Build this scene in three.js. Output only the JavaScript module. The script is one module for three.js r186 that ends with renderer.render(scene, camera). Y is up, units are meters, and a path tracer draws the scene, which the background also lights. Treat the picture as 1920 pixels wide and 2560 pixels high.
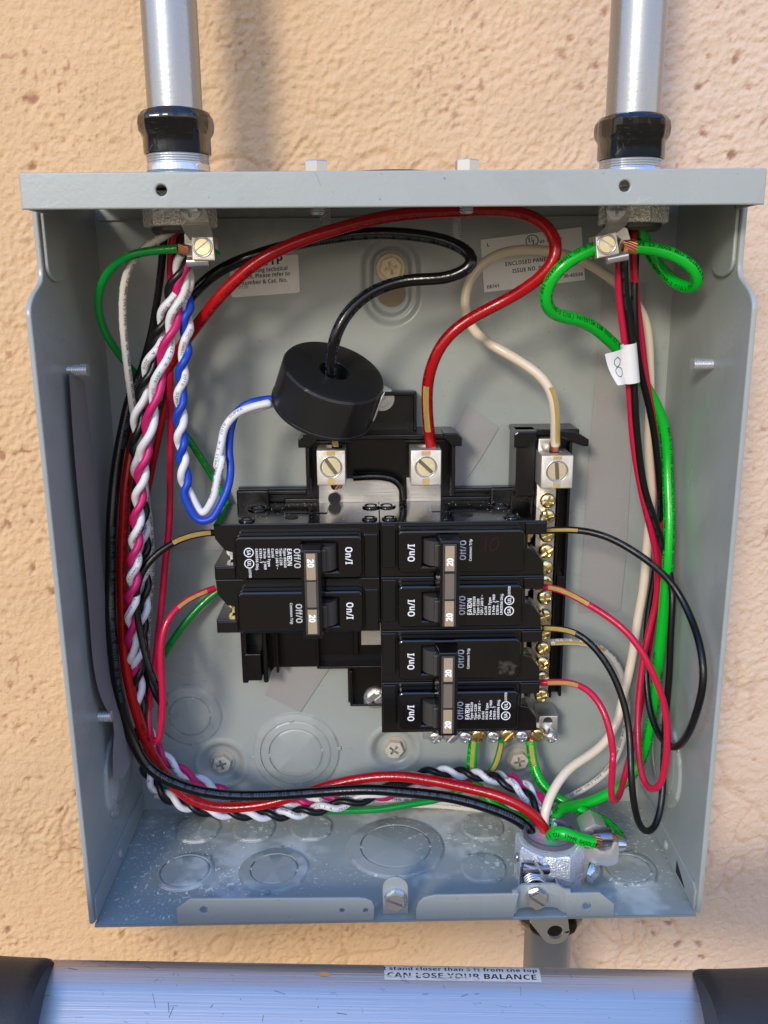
import * as THREE from 'three';
import { RoundedBoxGeometry } from 'three/addons/geometries/RoundedBoxGeometry.js';
import { mergeGeometries, toCreasedNormals } from 'three/addons/utils/BufferGeometryUtils.js';
import { ImprovedNoise } from 'three/addons/math/ImprovedNoise.js';
import { Brush, Evaluator, SUBTRACTION } from 'three-bvh-csg';

const ss = (a, b, x) => { const t = Math.min(1, Math.max(0, (x - a) / (b - a))); return t * t * (3 - 2 * t); };
// ---------- camera, sky, sun, exposure ----------
const scene = new THREE.Scene();
const camera = new THREE.PerspectiveCamera(59.9, 0.75, 0.01, 60);
camera.position.set(-0.0091, 0.27535, 0.43228);
camera.rotation.order = 'YXZ';
camera.rotation.set(-0.24882, -0.01427, -0.00829);
camera.updateMatrixWorld(true);
const renderer = new THREE.WebGLRenderer({ antialias: true });
renderer.setSize(768, 1024);
renderer.toneMapping = THREE.LinearToneMapping;
renderer.toneMappingExposure = 1.02;
renderer.shadowMap.enabled = true;
const SUN = new THREE.Vector3(-0.42, 0.44, 1.0).normalize();
const sun = new THREE.DirectionalLight(new THREE.Color(1, 0.91, 0.76), 2.0);
sun.position.copy(SUN).multiplyScalar(3);
sun.castShadow = true; sun.shadow.radius = 21; sun.shadow.mapSize.set(2048, 2048);
Object.assign(sun.shadow.camera, { left: -0.6, right: 0.6, top: 0.6, bottom: -0.6, near: 0.5, far: 6 });
scene.add(sun, sun.target);
{ // open air: deep blue overhead, a wide bright warm-white haze towards the horizon in front of the wall
  const w = 256, h = 128, d = new Float32Array(w * h * 4);
  for (let j = 0; j < h; j++) for (let i = 0; i < w; i++) {
    const el = ((j + 0.5) / h - 0.5) * Math.PI, az = ((i + 0.5) / w - 0.5) * 2 * Math.PI;
    const y = Math.sin(el), z = Math.cos(el) * Math.sin(az), x = Math.cos(el) * Math.cos(az);
    const e = el * 180 / Math.PI, g = (1 - z) * 0.5; // g: away from the open side in front of the wall
    const blue = ss(2, 34, e), low = ss(7, -9, e), o = (j * w + i) * 4;
    const zen = [0.26, 0.67, 1.66], hor = [1.50, 1.31, 1.05], gnd = [0.22, 0.185, 0.145];
    const glow = 1.0 * Math.exp(-((1 - (x * SUN.x + y * SUN.y + z * SUN.z)) / 0.14));
    for (let c = 0; c < 3; c++) d[o + c] = (hor[c] * (1 - blue) + zen[c] * blue) * (1 - low) + gnd[c] * low + glow * [1, 0.92, 0.78][c];
    d[o + 3] = 1;
  }
  const t = new THREE.DataTexture(d, w, h, THREE.RGBAFormat, THREE.FloatType);
  t.mapping = THREE.EquirectangularReflectionMapping; t.minFilter = t.magFilter = THREE.LinearFilter; t.needsUpdate = true;
  scene.background = t; scene.environment = t;
}

// ---------- helpers ----------
let seed = 7;
const rnd = () => { seed = (seed * 1664525 + 1013904223) >>> 0; return seed / 4294967296; };
const rr = (a, b) => a + (b - a) * rnd();
const V = (x, y, z) => new THREE.Vector3(x, y, z);
const noise = new ImprovedNoise();
const N = (x, y, z = 0.37) => noise.noise(x, y, z);
const PI = Math.PI;
// measured spots of the photograph turned into points of the scene at a known distance z from the back panel
const TILE = { A: [0, 0, 1.728], B: [960, 0, 1.728], C: [0, 500, 2.37], D: [600, 500, 2.37], E: [1220, 500, 2.37], F: [50, 1100, 2.765], G: [500, 1180, 3.318], H: [900, 1180, 3.0164], I: [1300, 1180, 2.676], J: [150, 1750, 2.37], K: [700, 1750, 2.765], L: [1200, 1850, 2.37], M: [0, 2200, 1.728], N: [960, 2200, 1.728], O: [720, 1050, 2.183], R: [1270, 2040, 5.027], U: [340, 490, 7.541], W: [1470, 490, 7.541], X: [1040, 1820, 4.1475], Y: [560, 950, 2.9625], Z: [0, 0, 0.8641] };
const FPX = 1280 / Math.tan(59.9 * PI / 360);
function P(t, x, y, z) {
  const [ox, oy, s] = TILE[t];
  const d = V((ox + x / s - 960) / FPX, -(oy + y / s - 1280) / FPX, -1).applyQuaternion(camera.quaternion);
  return camera.position.clone().addScaledVector(d, (z - camera.position.z) / d.z);
}
const used = {};
function numbered(n) { const k = used[n] = (used[n] ?? -1) + 1; return k ? n + '_' + String(k).padStart(3, '0') : n; }
function tag(o, label, category, group) { o.userData = { label, category }; if (group) o.userData.group = group; return o; }
function thing(name, label, category, group, pos = [0, 0, 0]) {
  const o = new THREE.Group(); o.name = numbered(name); o.position.set(...pos); scene.add(o); return tag(o, label, category, group);
}
function part(name, geo, mat, parent, label) {
  if (Array.isArray(geo)) geo = merge(geo);
  const m = new THREE.Mesh(geo, mat); m.name = name; m.castShadow = m.receiveShadow = true; parent.add(m);
  if (label) m.userData.label = label;
  return m;
}
function solo(name, geo, mat, label, category, group) {
  const m = part(name, geo, mat, scene); m.name = numbered(name); return tag(m, label, category, group);
}
function merge(list) {
  return mergeGeometries(list.map(g => { g = g.index ? g.toNonIndexed() : g.clone(); for (const k of Object.keys(g.attributes)) if (!['position', 'normal', 'uv'].includes(k)) g.deleteAttribute(k); g.clearGroups(); return g; }));
}
const M4 = new THREE.Matrix4();
function tf(g, x = 0, y = 0, z = 0, rx = 0, ry = 0, rz = 0) {
  return g.clone().applyMatrix4(M4.compose(V(x, y, z), new THREE.Quaternion().setFromEuler(new THREE.Euler(rx, ry, rz)), V(1, 1, 1)));
}
// box given by its limits, edges rounded
function bx(x0, x1, y0, y1, z0, z1, r = 0.0004) {
  const w = x1 - x0, h = y1 - y0, d = z1 - z0;
  const g = r ? new RoundedBoxGeometry(w, h, d, 2, Math.min(r, w / 2.1, h / 2.1, d / 2.1)) : new THREE.BoxGeometry(w, h, d);
  return g.translate((x0 + x1) / 2, (y0 + y1) / 2, (z0 + z1) / 2);
}
const cyl = (r, h, n = 32, r2 = r) => new THREE.CylinderGeometry(r2, r, h, n);          // along y
const cylZ = (r, h, n = 32, r2 = r) => new THREE.CylinderGeometry(r2, r, h, n).rotateX(PI / 2); // along z
function shape(pts, holes = []) {
  const s = new THREE.Shape(pts.map(p => new THREE.Vector2(p.x ?? p[0], p.y ?? p[1])));
  for (const [x, y, r] of holes) { const h = new THREE.Path(); h.absarc(x, y, r, 0, 2 * PI, true); s.holes.push(h); }
  return s;
}
// plate lying in a z plane, from z0 to z1, edges bevelled by b
function plate(s, z0, z1, b = 0.0003, seg = 2) {
  const g = new THREE.ExtrudeGeometry(s, { depth: z1 - z0 - 2 * b, bevelEnabled: b > 0, bevelThickness: b, bevelSize: b, bevelOffset: -b, bevelSegments: seg, curveSegments: 24 });
  return g.translate(0, 0, z0 + b);
}
const poly = (t, z, pts) => pts.map(([x, y]) => P(t, x, y, z));
function rrect(x0, x1, y0, y1, r) {
  const s = new THREE.Shape();
  s.moveTo(x0 + r, y0); s.lineTo(x1 - r, y0); s.absarc(x1 - r, y0 + r, r, -PI / 2, 0); s.lineTo(x1, y1 - r); s.absarc(x1 - r, y1 - r, r, 0, PI / 2);
  s.lineTo(x0 + r, y1); s.absarc(x0 + r, y1 - r, r, PI / 2, PI); s.lineTo(x0, y0 + r); s.absarc(x0 + r, y0 + r, r, PI, 1.5 * PI);
  return s;
}
const csg = new Evaluator(); csg.attributes = ['position', 'normal', 'uv']; csg.useGroups = false;
function cut(geo, ...tools) {
  let b = new Brush(geo.index ? geo : geo); b.updateMatrixWorld();
  for (const t of tools) { const c = new Brush(t); c.updateMatrixWorld(); b = csg.evaluate(b, c, SUBTRACTION); b.updateMatrixWorld(); }
  return b.geometry;
}
// grid surface over lists of x and y, height by f
function grid(xs, ys, f, uvs = 1) {
  const nx = xs.length, ny = ys.length, pos = new Float32Array(nx * ny * 3), uv = new Float32Array(nx * ny * 2), idx = [];
  for (let j = 0, k = 0; j < ny; j++) for (let i = 0; i < nx; i++, k++) { pos.set([xs[i], ys[j], f(xs[i], ys[j])], k * 3); uv.set([xs[i] * uvs, ys[j] * uvs], k * 2); }
  for (let j = 0; j < ny - 1; j++) for (let i = 0; i < nx - 1; i++) { const a = j * nx + i; idx.push(a, a + 1, a + nx + 1, a, a + nx + 1, a + nx); }
  const g = new THREE.BufferGeometry();
  g.setAttribute('position', new THREE.BufferAttribute(pos, 3)); g.setAttribute('uv', new THREE.BufferAttribute(uv, 2)); g.setIndex(idx); g.computeVertexNormals();
  return g;
}
const range = (a, b, st) => { const n = Math.round((b - a) / st); return Array.from({ length: n + 1 }, (_, i) => a + (b - a) * i / n); };
// tube round a list of points; u runs in metres, v round it
function sweep(pts, r, rad = 14, a0 = 0, a1 = 2 * PI, lift = 0, up = null, caps = true) {
  const n = pts.length, T = pts.map((p, i) => pts[Math.min(n - 1, i + 1)].clone().sub(pts[Math.max(0, i - 1)]).normalize());
  let u = up ? up.clone() : V(0, 0, 1); u.addScaledVector(T[0], -u.dot(T[0])); if (u.length() < 0.15) u = V(1, 0, 0).addScaledVector(T[0], -T[0].x); u.normalize();
  const pos = [], nor = [], uv = [], idx = []; let len = 0;
  for (let i = 0; i < n; i++) {
    if (i) len += pts[i].distanceTo(pts[i - 1]);
    if (up) { u = up.clone().addScaledVector(T[i], -up.dot(T[i])).normalize(); } else { u.addScaledVector(T[i], -u.dot(T[i])).normalize(); }
    const b = T[i].clone().cross(u), R = (typeof r === 'function' ? r(i / (n - 1), len) : r) + lift;
    for (let k = 0; k <= rad; k++) {
      const a = a0 + (a1 - a0) * k / rad, c = Math.cos(a), s = Math.sin(a), d = V(u.x * c + b.x * s, u.y * c + b.y * s, u.z * c + b.z * s);
      pos.push(pts[i].x + d.x * R, pts[i].y + d.y * R, pts[i].z + d.z * R); nor.push(d.x, d.y, d.z); uv.push(len, a / (2 * PI));
    }
  }
  const m = rad + 1;
  for (let i = 0; i < n - 1; i++) for (let k = 0; k < rad; k++) { const a = i * m + k; idx.push(a, a + 1, a + m + 1, a, a + m + 1, a + m); }
  if (caps && a1 - a0 > 6.2) for (const e of [0, n - 1]) {
    const c = pos.length / 3, t = e ? T[n - 1] : T[0].clone().negate(); pos.push(pts[e].x, pts[e].y, pts[e].z); nor.push(t.x, t.y, t.z); uv.push(0, 0);
    for (let k = 0; k < rad; k++) { const q = e * m + k, w = c + 1 + 2 * k; for (const z of [q, q + 1]) { pos.push(pos[z * 3], pos[z * 3 + 1], pos[z * 3 + 2]); nor.push(t.x, t.y, t.z); uv.push(0, 0); } e ? idx.push(c, w, w + 1) : idx.push(c, w + 1, w); }
  }
  const g = new THREE.BufferGeometry();
  g.setAttribute('position', new THREE.Float32BufferAttribute(pos, 3)); g.setAttribute('normal', new THREE.Float32BufferAttribute(nor, 3)); g.setAttribute('uv', new THREE.Float32BufferAttribute(uv, 2)); g.setIndex(idx);
  return g;
}
const curve = (pts, n) => { const c = new THREE.CatmullRomCurve3(pts, false, 'centripetal'); c.arcLengthDivisions = 400; return c.getSpacedPoints(n ?? Math.ceil(c.getLength() / 0.0022)); };
function smooth(pts, it = 14) { // relax a run of points, ends fixed
  let p = pts.map(q => q.clone());
  for (let k = 0; k < it; k++) p = p.map((q, i) => i && i < p.length - 1 ? q.clone().multiplyScalar(0.5).addScaledVector(p[i - 1], 0.25).addScaledVector(p[i + 1], 0.25) : q);
  return p;
}
function tidy(pts, min = 0.007) { // merge control points that sit almost on top of each other
  const p = pts.slice();
  for (let i = 1; i < p.length - 2; i++) if (p[i].distanceTo(p[i + 1]) < min) { p.splice(i, 2, p[i].clone().lerp(p[i + 1], 0.5)); i--; }
  return p;
}
const bar = (a, b, r, n = 12) => sweep([a, a.clone().lerp(b, 0.5), b], r, n);

// textures
function dataTex(n, f, srgb) {
  const d = new Uint8Array(n * n * 4);
  for (let j = 0; j < n; j++) for (let i = 0; i < n; i++) { const c = f(i, j, n), o = (j * n + i) * 4; d[o] = 255 * c[0]; d[o + 1] = 255 * c[1]; d[o + 2] = 255 * c[2]; d[o + 3] = 255; }
  const t = new THREE.DataTexture(d, n, n); t.wrapS = t.wrapT = THREE.RepeatWrapping; t.magFilter = THREE.LinearFilter; t.minFilter = THREE.LinearMipmapLinearFilter; t.generateMipmaps = true;
  if (srgb) t.colorSpace = THREE.SRGBColorSpace; t.needsUpdate = true; return t;
}
const hash = (a, b, s) => { let h = (a * 374761393 + b * 668265263 + s * 2147483647) | 0; h = Math.imul(h ^ (h >>> 13), 1274126177); return ((h ^ (h >>> 16)) >>> 0) / 4294967296; };
function tileNoise(x, y, f, s, fy = f) { // periodic on the unit square
  x *= f; y *= fy; const i = Math.floor(x), j = Math.floor(y), u = x - i, v = y - j, a = u * u * (3 - 2 * u), b = v * v * (3 - 2 * v);
  const h = (p, q) => hash(((p % f) + f) % f, ((q % fy) + fy) % fy, s);
  return (h(i, j) * (1 - a) + h(i + 1, j) * a) * (1 - b) + (h(i, j + 1) * (1 - a) + h(i + 1, j + 1) * a) * b;
}
function canvasTex(w, h, draw) {
  const c = document.createElement('canvas'); c.width = w; c.height = h; const g = c.getContext('2d'); draw(g, w, h);
  const t = new THREE.CanvasTexture(c); t.colorSpace = THREE.SRGBColorSpace; t.anisotropy = 8; return t;
}
const rep = (t, u, v = u) => { const c = t.clone(); c.repeat.set(u, v); c.needsUpdate = true; return c; };
const grainTex = dataTex(512, (i, j, n) => { const x = i / n, y = j / n, v = 0.5 * tileNoise(x, y, 64, 1) + 0.3 * tileNoise(x, y, 128, 2) + 0.2 * tileNoise(x, y, 256, 3); return [v, v, v]; });
const castTex = dataTex(256, (i, j, n) => { const x = i / n, y = j / n, v = 0.6 * tileNoise(x, y, 24, 4) + 0.4 * tileNoise(x, y, 60, 5); return [v, v, v]; });
const brushTex = dataTex(512, (i, j, n) => { const x = i / n, y = j / n, v = 0.5 * tileNoise(x, y, 3, 6, 200) + 0.35 * tileNoise(x, y, 2, 7, 90) + 0.15 * tileNoise(x, y, 40, 8, 250); return [v, v, v]; });
const smudgeTex = dataTex(512, (i, j, n) => { const x = i / n, y = j / n; let v = 0.5 * tileNoise(x, y, 6, 9) + 0.3 * tileNoise(x, y, 14, 10) + 0.2 * tileNoise(x, y, 40, 11); v = 0.55 + 0.35 * v; return [v, v, v]; });

const wearTex = canvasTex(1024, 1024, (g, w, h) => { // handling marks on the grey paint: faint blotches, hair scratches, dust specks
  g.fillStyle = 'rgb(222,222,220)'; g.fillRect(0, 0, w, h);
  for (let i = 0; i < 160; i++) { g.fillStyle = rnd() < 0.5 ? 'rgba(236,236,234,.10)' : 'rgba(196,196,192,.10)'; g.beginPath(); g.ellipse(rr(0, w), rr(0, h), rr(20, 120), rr(10, 60), rr(0, 3), 0, 7); g.fill(); }
  for (let i = 0; i < 46; i++) { g.strokeStyle = rnd() < 0.65 ? `rgba(250,250,248,${rr(0.25, 0.7)})` : `rgba(120,122,120,${rr(0.15, 0.4)})`; g.lineWidth = rr(0.6, 1.8); let x = rr(0, w), y = rr(0, h), a = rr(0, 7); g.beginPath(); g.moveTo(x, y); for (let k = 0, n = rr(1, 5); k < n; k++) { a += rr(-0.25, 0.25); g.lineTo(x += 16 * Math.cos(a), y += 16 * Math.sin(a)); } g.stroke(); }
  for (let i = 0; i < 420; i++) { g.fillStyle = rnd() < 0.7 ? `rgba(250,250,248,${rr(0.2, 0.6)})` : `rgba(70,66,60,${rr(0.2, 0.6)})`; g.beginPath(); g.arc(rr(0, w), rr(0, h), rr(0.5, 1.6), 0, 7); g.fill(); }
});
wearTex.wrapS = wearTex.wrapT = THREE.RepeatWrapping; wearTex.repeat.set(4.7, 4.7);
// materials
const lin = (r, g, b) => new THREE.Color().setRGB(r, g, b);
const std = o => new THREE.MeshStandardMaterial(o), phy = o => new THREE.MeshPhysicalMaterial(o);
const mat = {
  paint: phy({ map: wearTex, color: lin(0.452, 0.492, 0.478), roughness: 0.42, roughnessMap: rep(smudgeTex, 6), clearcoat: 0.35, clearcoatRoughness: 0.3, bumpMap: rep(grainTex, 14), bumpScale: 0.00004 }),
  black: phy({ color: lin(0.0035, 0.0035, 0.004), roughness: 0.22, specularIntensity: 1, bumpMap: rep(grainTex, 40), bumpScale: 0.00002 }),
  blackGloss: phy({ color: lin(0.004, 0.004, 0.0045), roughness: 0.13, specularIntensity: 1, ior: 1.6 }),
  rubber: std({ color: lin(0.016, 0.015, 0.015), roughness: 0.5, bumpMap: rep(grainTex, 20), bumpScale: 0.00008 }),
  zinc: std({ color: lin(0.66, 0.68, 0.70), metalness: 0.9, roughness: 0.24 }),
  plated: std({ color: lin(0.62, 0.64, 0.66), metalness: 0.6, roughness: 0.22 }),
  bolt: std({ color: lin(0.46, 0.48, 0.50), metalness: 1, roughness: 0.22 }),
  cast: std({ color: lin(0.93, 0.90, 0.84), metalness: 0.4, roughness: 0.24, bumpMap: rep(castTex, 45), bumpScale: 0.0011 }),
  alum: std({ color: lin(0.78, 0.75, 0.70), metalness: 0.8, roughness: 0.36, bumpMap: rep(brushTex, 60, 60), bumpScale: 0.00006 }),
  conduit: std({ color: lin(0.36, 0.38, 0.40), metalness: 0.92, roughness: 0.36, roughnessMap: rep(smudgeTex, 2, 3), bumpMap: rep(brushTex, 8, 2), bumpScale: 0.00005 }),
  brass: std({ color: lin(0.72, 0.58, 0.28), metalness: 1, roughness: 0.25 }),
  dichromate: std({ color: lin(0.78, 0.68, 0.36), metalness: 1, roughness: 0.2 }),
  steelDark: std({ color: lin(0.22, 0.23, 0.25), metalness: 1, roughness: 0.3 }),
  tin: std({ color: lin(0.72, 0.70, 0.66), metalness: 0.9, roughness: 0.38, bumpMap: rep(brushTex, 30), bumpScale: 0.00004 }),
  copper: std({ color: lin(0.72, 0.30, 0.16), metalness: 1, roughness: 0.3 }),
  goldPaint: std({ color: lin(0.78, 0.55, 0.16), metalness: 0.6, roughness: 0.34, bumpMap: rep(grainTex, 90), bumpScale: 0.0002 }),
  ivory: std({ color: lin(0.62, 0.55, 0.44), roughness: 0.5 }),
  slotDirt: std({ color: lin(0.16, 0.13, 0.08), metalness: 0.4, roughness: 0.5 }),
  dark: std({ color: lin(0.006, 0.006, 0.007), roughness: 0.6 }),
  tape: phy({ color: lin(0.318, 0.310, 0.300), roughness: 0.34, bumpMap: rep(grainTex, 40), bumpScale: 0.00012 }),
};

// sheet lofted along x from a profile of [z, y] spots; uv in metres
function loft(prof, xs, k = () => 1, closed = true) {
  const pr = closed ? [...prof, prof[0]] : prof, m = pr.length, cz = prof.reduce((a, p) => a + p[0], 0) / prof.length, cy = prof.reduce((a, p) => a + p[1], 0) / prof.length, pos = [], uv = [], idx = [], L = [0];
  for (let i = 1; i < m; i++) L.push(L[i - 1] + Math.hypot(pr[i][0] - pr[i - 1][0], pr[i][1] - pr[i - 1][1]));
  xs.forEach(x => { const s = k(x); pr.forEach((p, i) => { pos.push(x, cy + (p[1] - cy) * s, cz + (p[0] - cz) * s); uv.push(x, L[i]); }); });
  for (let j = 0; j < xs.length - 1; j++) for (let i = 0; i < m - 1; i++) { const a = j * m + i; idx.push(a, a + 1, a + m, a + 1, a + m + 1, a + m); }
  const g = new THREE.BufferGeometry(); g.setAttribute('position', new THREE.Float32BufferAttribute(pos, 3)); g.setAttribute('uv', new THREE.Float32BufferAttribute(uv, 2)); g.setIndex(idx); g.computeVertexNormals();
  return g;
}
// small hardware, built once
const headCross = (r, h, combo) => { // round screw head with a cross (or slot) recess, top at +z
  const pr = []; for (let i = 0; i <= 8; i++) { const a = i / 8 * PI / 2; pr.push(new THREE.Vector2(Math.max(1e-5, r * Math.sin(a)), h * (0.35 + 0.65 * Math.cos(a)))); } pr.push(new THREE.Vector2(r, 0), new THREE.Vector2(1e-5, 0));
  const g = new THREE.LatheGeometry(pr.reverse(), 28).rotateX(PI / 2);
  const w = r * 0.32, tools = [bx(-r * (combo ? 1.3 : 0.7), r * (combo ? 1.3 : 0.7), -w / 2, w / 2, h * 0.55, h * 2, 0)];
  if (combo !== 'slot') tools.push(bx(-w / 2, w / 2, -r * 0.7, r * 0.7, h * 0.5, h * 2, 0));
  return toCreasedNormals(cut(g, ...tools), 0.6);
};
function hexHead(r, h, washer, slot) {
  const pts = [...Array(6)].map((_, i) => [r * Math.cos(i * PI / 3), r * Math.sin(i * PI / 3)]);
  let g = plate(shape(pts), 0.0006, 0.0006 + h, r * 0.1);
  const w = r * 0.26;
  if (slot === 'cross') g = cut(g, bx(-r * 0.55, r * 0.55, -w / 2, w / 2, h * 0.55, h * 2, 0), bx(-w / 2, w / 2, -r * 0.55, r * 0.55, h * 0.55, h * 2, 0));
  else if (slot) g = cut(g, bx(-r * 1.5, r * 1.5, -w / 2, w / 2, h * 0.55, h * 2, 0));
  return merge([toCreasedNormals(g, 0.5), cylZ(washer, 0.0012, 32, washer * 0.94).translate(0, 0, 0.0002)]);
}
function thread(r, len, pitch = 0.0009) { // along +z from 0
  const pr = [], n = Math.round(len / pitch); pr.push(new THREE.Vector2(1e-5, 0));
  for (let i = 0; i < n; i++) pr.push(new THREE.Vector2(r * 0.82, i * pitch), new THREE.Vector2(r, (i + 0.5) * pitch));
  pr.push(new THREE.Vector2(r * 0.7, len), new THREE.Vector2(1e-5, len));
  return toCreasedNormals(new THREE.LatheGeometry(pr, 20).rotateX(PI / 2), 0.3);
}

// ---------- the stucco wall ----------
{
  const core = range(-0.30, 0.30, 0.0011), xs = [-2, -1.2, -0.8, -0.5, -0.38, ...core, 0.38, 0.5, 0.8, 1.2, 2];
  const ys = [-1.4, -0.9, -0.5, -0.34, ...range(-0.24, 0.46, 0.0011), 0.55, 0.7, 1, 1.5, 2.2];
  const H = (x, y) => {
    const wx = x + 0.006 * N(x * 40, y * 40, 3), wy = y + 0.006 * N(x * 40, y * 40, 8);
    const sweepy = 0.0006 * N(wx * 16, wy * 18, 1) + 0.0003 * N(wx * 60, wy * 80, 2) + 0.00035 * N(wx * 150, wy * 260, 13) * (0.35 + 0.65 * ss(-0.2, 0.3, N(x * 11, y * 11, 15)));
    const worm = ss(0.10, 0.0, Math.abs(N(wx * 60, wy * 42, 4))) * ss(0.05, 0.4, N(x * 14, y * 14, 5));
    const pit = ss(0.36, 0.52, N(wx * 150, wy * 150, 6)) * ss(-0.2, 0.25, N(x * 9, y * 9, 14));
    const rough = 0.30 + 0.70 * ss(-0.25, 0.25, N(x * 8, y * 10, 16) + 0.5 * N(x * 25, y * 30, 17));
    return -0.013 + sweepy + rough * (0.0007 * N(wx * 290, wy * 370, 7) + 0.0009 * N(x * 470, y * 480, 9)) - 0.0011 * worm - 0.0010 * pit;
  };
  const g = grid(xs, ys, H, 4), pos = g.attributes.position, col = new Float32Array(pos.count * 3);
  for (let i = 0; i < pos.count; i++) {
    const x = pos.getX(i), y = pos.getY(i), t = N(x * 6, y * 6, 11), pink = ss(-0.05, 0.12, x + 0.3 * t * 0.2 - 0.02);
    const a = [0.66, 0.44, 0.245], b = [0.66, 0.495, 0.365], q = 1 + 0.06 * N(x * 30, y * 30, 12);
    const wx = x + 0.006 * N(x * 40, y * 40, 3), wy = y + 0.006 * N(x * 40, y * 40, 8);
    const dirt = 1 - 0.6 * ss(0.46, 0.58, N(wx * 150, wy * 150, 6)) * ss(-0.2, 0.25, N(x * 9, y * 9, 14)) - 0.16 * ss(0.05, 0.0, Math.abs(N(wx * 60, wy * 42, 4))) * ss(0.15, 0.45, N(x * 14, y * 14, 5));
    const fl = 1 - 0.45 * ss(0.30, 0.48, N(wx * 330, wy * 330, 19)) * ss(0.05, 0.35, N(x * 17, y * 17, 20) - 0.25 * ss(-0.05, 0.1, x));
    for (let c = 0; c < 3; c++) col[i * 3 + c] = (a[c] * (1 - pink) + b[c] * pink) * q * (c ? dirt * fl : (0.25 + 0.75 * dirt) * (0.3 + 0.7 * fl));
  }
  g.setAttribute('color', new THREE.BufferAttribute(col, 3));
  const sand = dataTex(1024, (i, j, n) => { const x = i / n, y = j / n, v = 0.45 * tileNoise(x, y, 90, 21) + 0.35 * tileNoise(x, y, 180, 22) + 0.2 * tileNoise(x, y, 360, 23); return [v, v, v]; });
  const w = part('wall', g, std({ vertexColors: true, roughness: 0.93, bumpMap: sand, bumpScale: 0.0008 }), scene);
  w.userData = { kind: 'structure', label: 'tan stucco wall with sandy trowelled relief behind the metal box', category: 'wall' };
}

// ---------- the metal box ----------
const box = thing('electrical_enclosure', 'open grey painted steel electrical box mounted on the stucco wall', 'electrical box');
const HW = 0.135, D = 0.0916, TH = 0.0014, TOP = 0.3155;
// knockout: disc with raised rings; axis +z
function knockoutGeo(radii) {
  const p = [new THREE.Vector2(1e-5, 0.0012)]; const R = [...radii].sort((a, b) => a - b);
  R.forEach((r, i) => { const h = 0.0012 - 0.0001 * i, h2 = i < R.length - 1 ? 0.0012 - 0.0001 * (i + 1) : -0.0003; p.push(new THREE.Vector2(r - 0.0007, h), new THREE.Vector2(r - 0.0001, h - 0.0005), new THREE.Vector2(r, 0.00012), new THREE.Vector2(r + 0.0005, 0.00012), new THREE.Vector2(r + 0.0007, h2)); });
  const g = toCreasedNormals(new THREE.LatheGeometry(p, 64).rotateX(PI / 2), 0.9), q = g.attributes.position, o = p.length * 0.37 + R[0] * 31;
  for (let i = 0; i < q.count; i++) g.attributes.uv.setXY(i, q.getX(i) + o, q.getY(i) + o);
  return g;
}
function knockout(parent, radii, place, tabs = 0.4, m0 = mat.paint) {
  const k = part('knockout', knockoutGeo(radii), m0, parent); place(k);
  radii.forEach((r, i) => { for (let q = 0; q < 2; q++) { const a = tabs + q * PI + i * PI / 2, m = part('tab', bx(-0.0012, 0.0012, -0.0011, 0.0011, 0, 0.0011, 0.0005), mat.paint, k); m.position.set(r * Math.cos(a), r * Math.sin(a), 0); m.rotation.z = a; } });
  return k;
}
{ // back panel with pressed dimples
  const dim = [[-0.0915, 0.0265], [0.0015, 0.0335], [0.0693, 0.0255]];
  const f = (x, y) => {
    let z = 0;
    for (const [a, b] of dim) { const r = Math.hypot(x - a, y - b); z -= 0.0030 * ss(0.0125, 0.0085, r); z += 0.0006 * ss(0.0025, 0, Math.abs(r - 0.0135)); }
    const q = Math.hypot((x - 0.0013), Math.max(0, Math.abs(y - 0.2775) - 0.0065)); z -= 0.0024 * ss(0.0145, 0.0115, q); z -= 0.0022 * ss(0.0098, 0.0084, q);
    z -= 0.0035 * ss(0.127, 0.135, Math.abs(x)) * 0; return z + 0.00025 * N(x * 12, y * 12, 2);
  };
  const bp = part('back_panel', [grid(range(-HW, HW, 0.0009), range(0, TOP, 0.0009), f, 1), bx(-HW, HW, 0, TOP, -0.0075, -0.0062, 0)], mat.paint, box);
  knockout(bp, [0.0167, 0.0108], k => k.position.set(-0.1068, 0.0555, 0.0001), 1.6);
  knockout(bp, [0.0232, 0.0186, 0.0140], k => k.position.set(-0.0512, 0.0327, 0.0001), 0.1);
  const sg = hexHead(0.0052, 0.0034, 0.0068, 'cross'), dusty = std({ color: lin(0.66, 0.61, 0.51), metalness: 0.15, roughness: 0.55, bumpMap: rep(grainTex, 60), bumpScale: 0.0003 });
  for (const [x, y, a] of [[-0.0915, 0.0265, 0.3], [0.0015, 0.0335, 0.9], [0.0693, 0.0255, 0.2]]) { const s = part('mounting_screw', sg, dusty, box, x < -0.05 ? 'dusty hex screw near the lower left corner' : undefined); s.position.set(x, y, -0.0028); s.rotation.z = a; }
  const ts = part('mounting_screw', sg, std({ color: lin(0.78, 0.65, 0.45), metalness: 0.1, roughness: 0.6 }), box, 'tan screw in the upper keyhole'); ts.position.set(0.0012, 0.2835, -0.0034); ts.rotation.z = 0.25; ts.scale.setScalar(1.05);
  const plug = part('keyhole', cylZ(0.0068, 0.002), std({ color: lin(0.74, 0.58, 0.40), roughness: 0.95, bumpMap: rep(grainTex, 30), bumpScale: 0.001 }), box, 'keyhole slot with the stucco showing through'); plug.position.set(0.0015, 0.2725, -0.0046);
}
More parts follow.
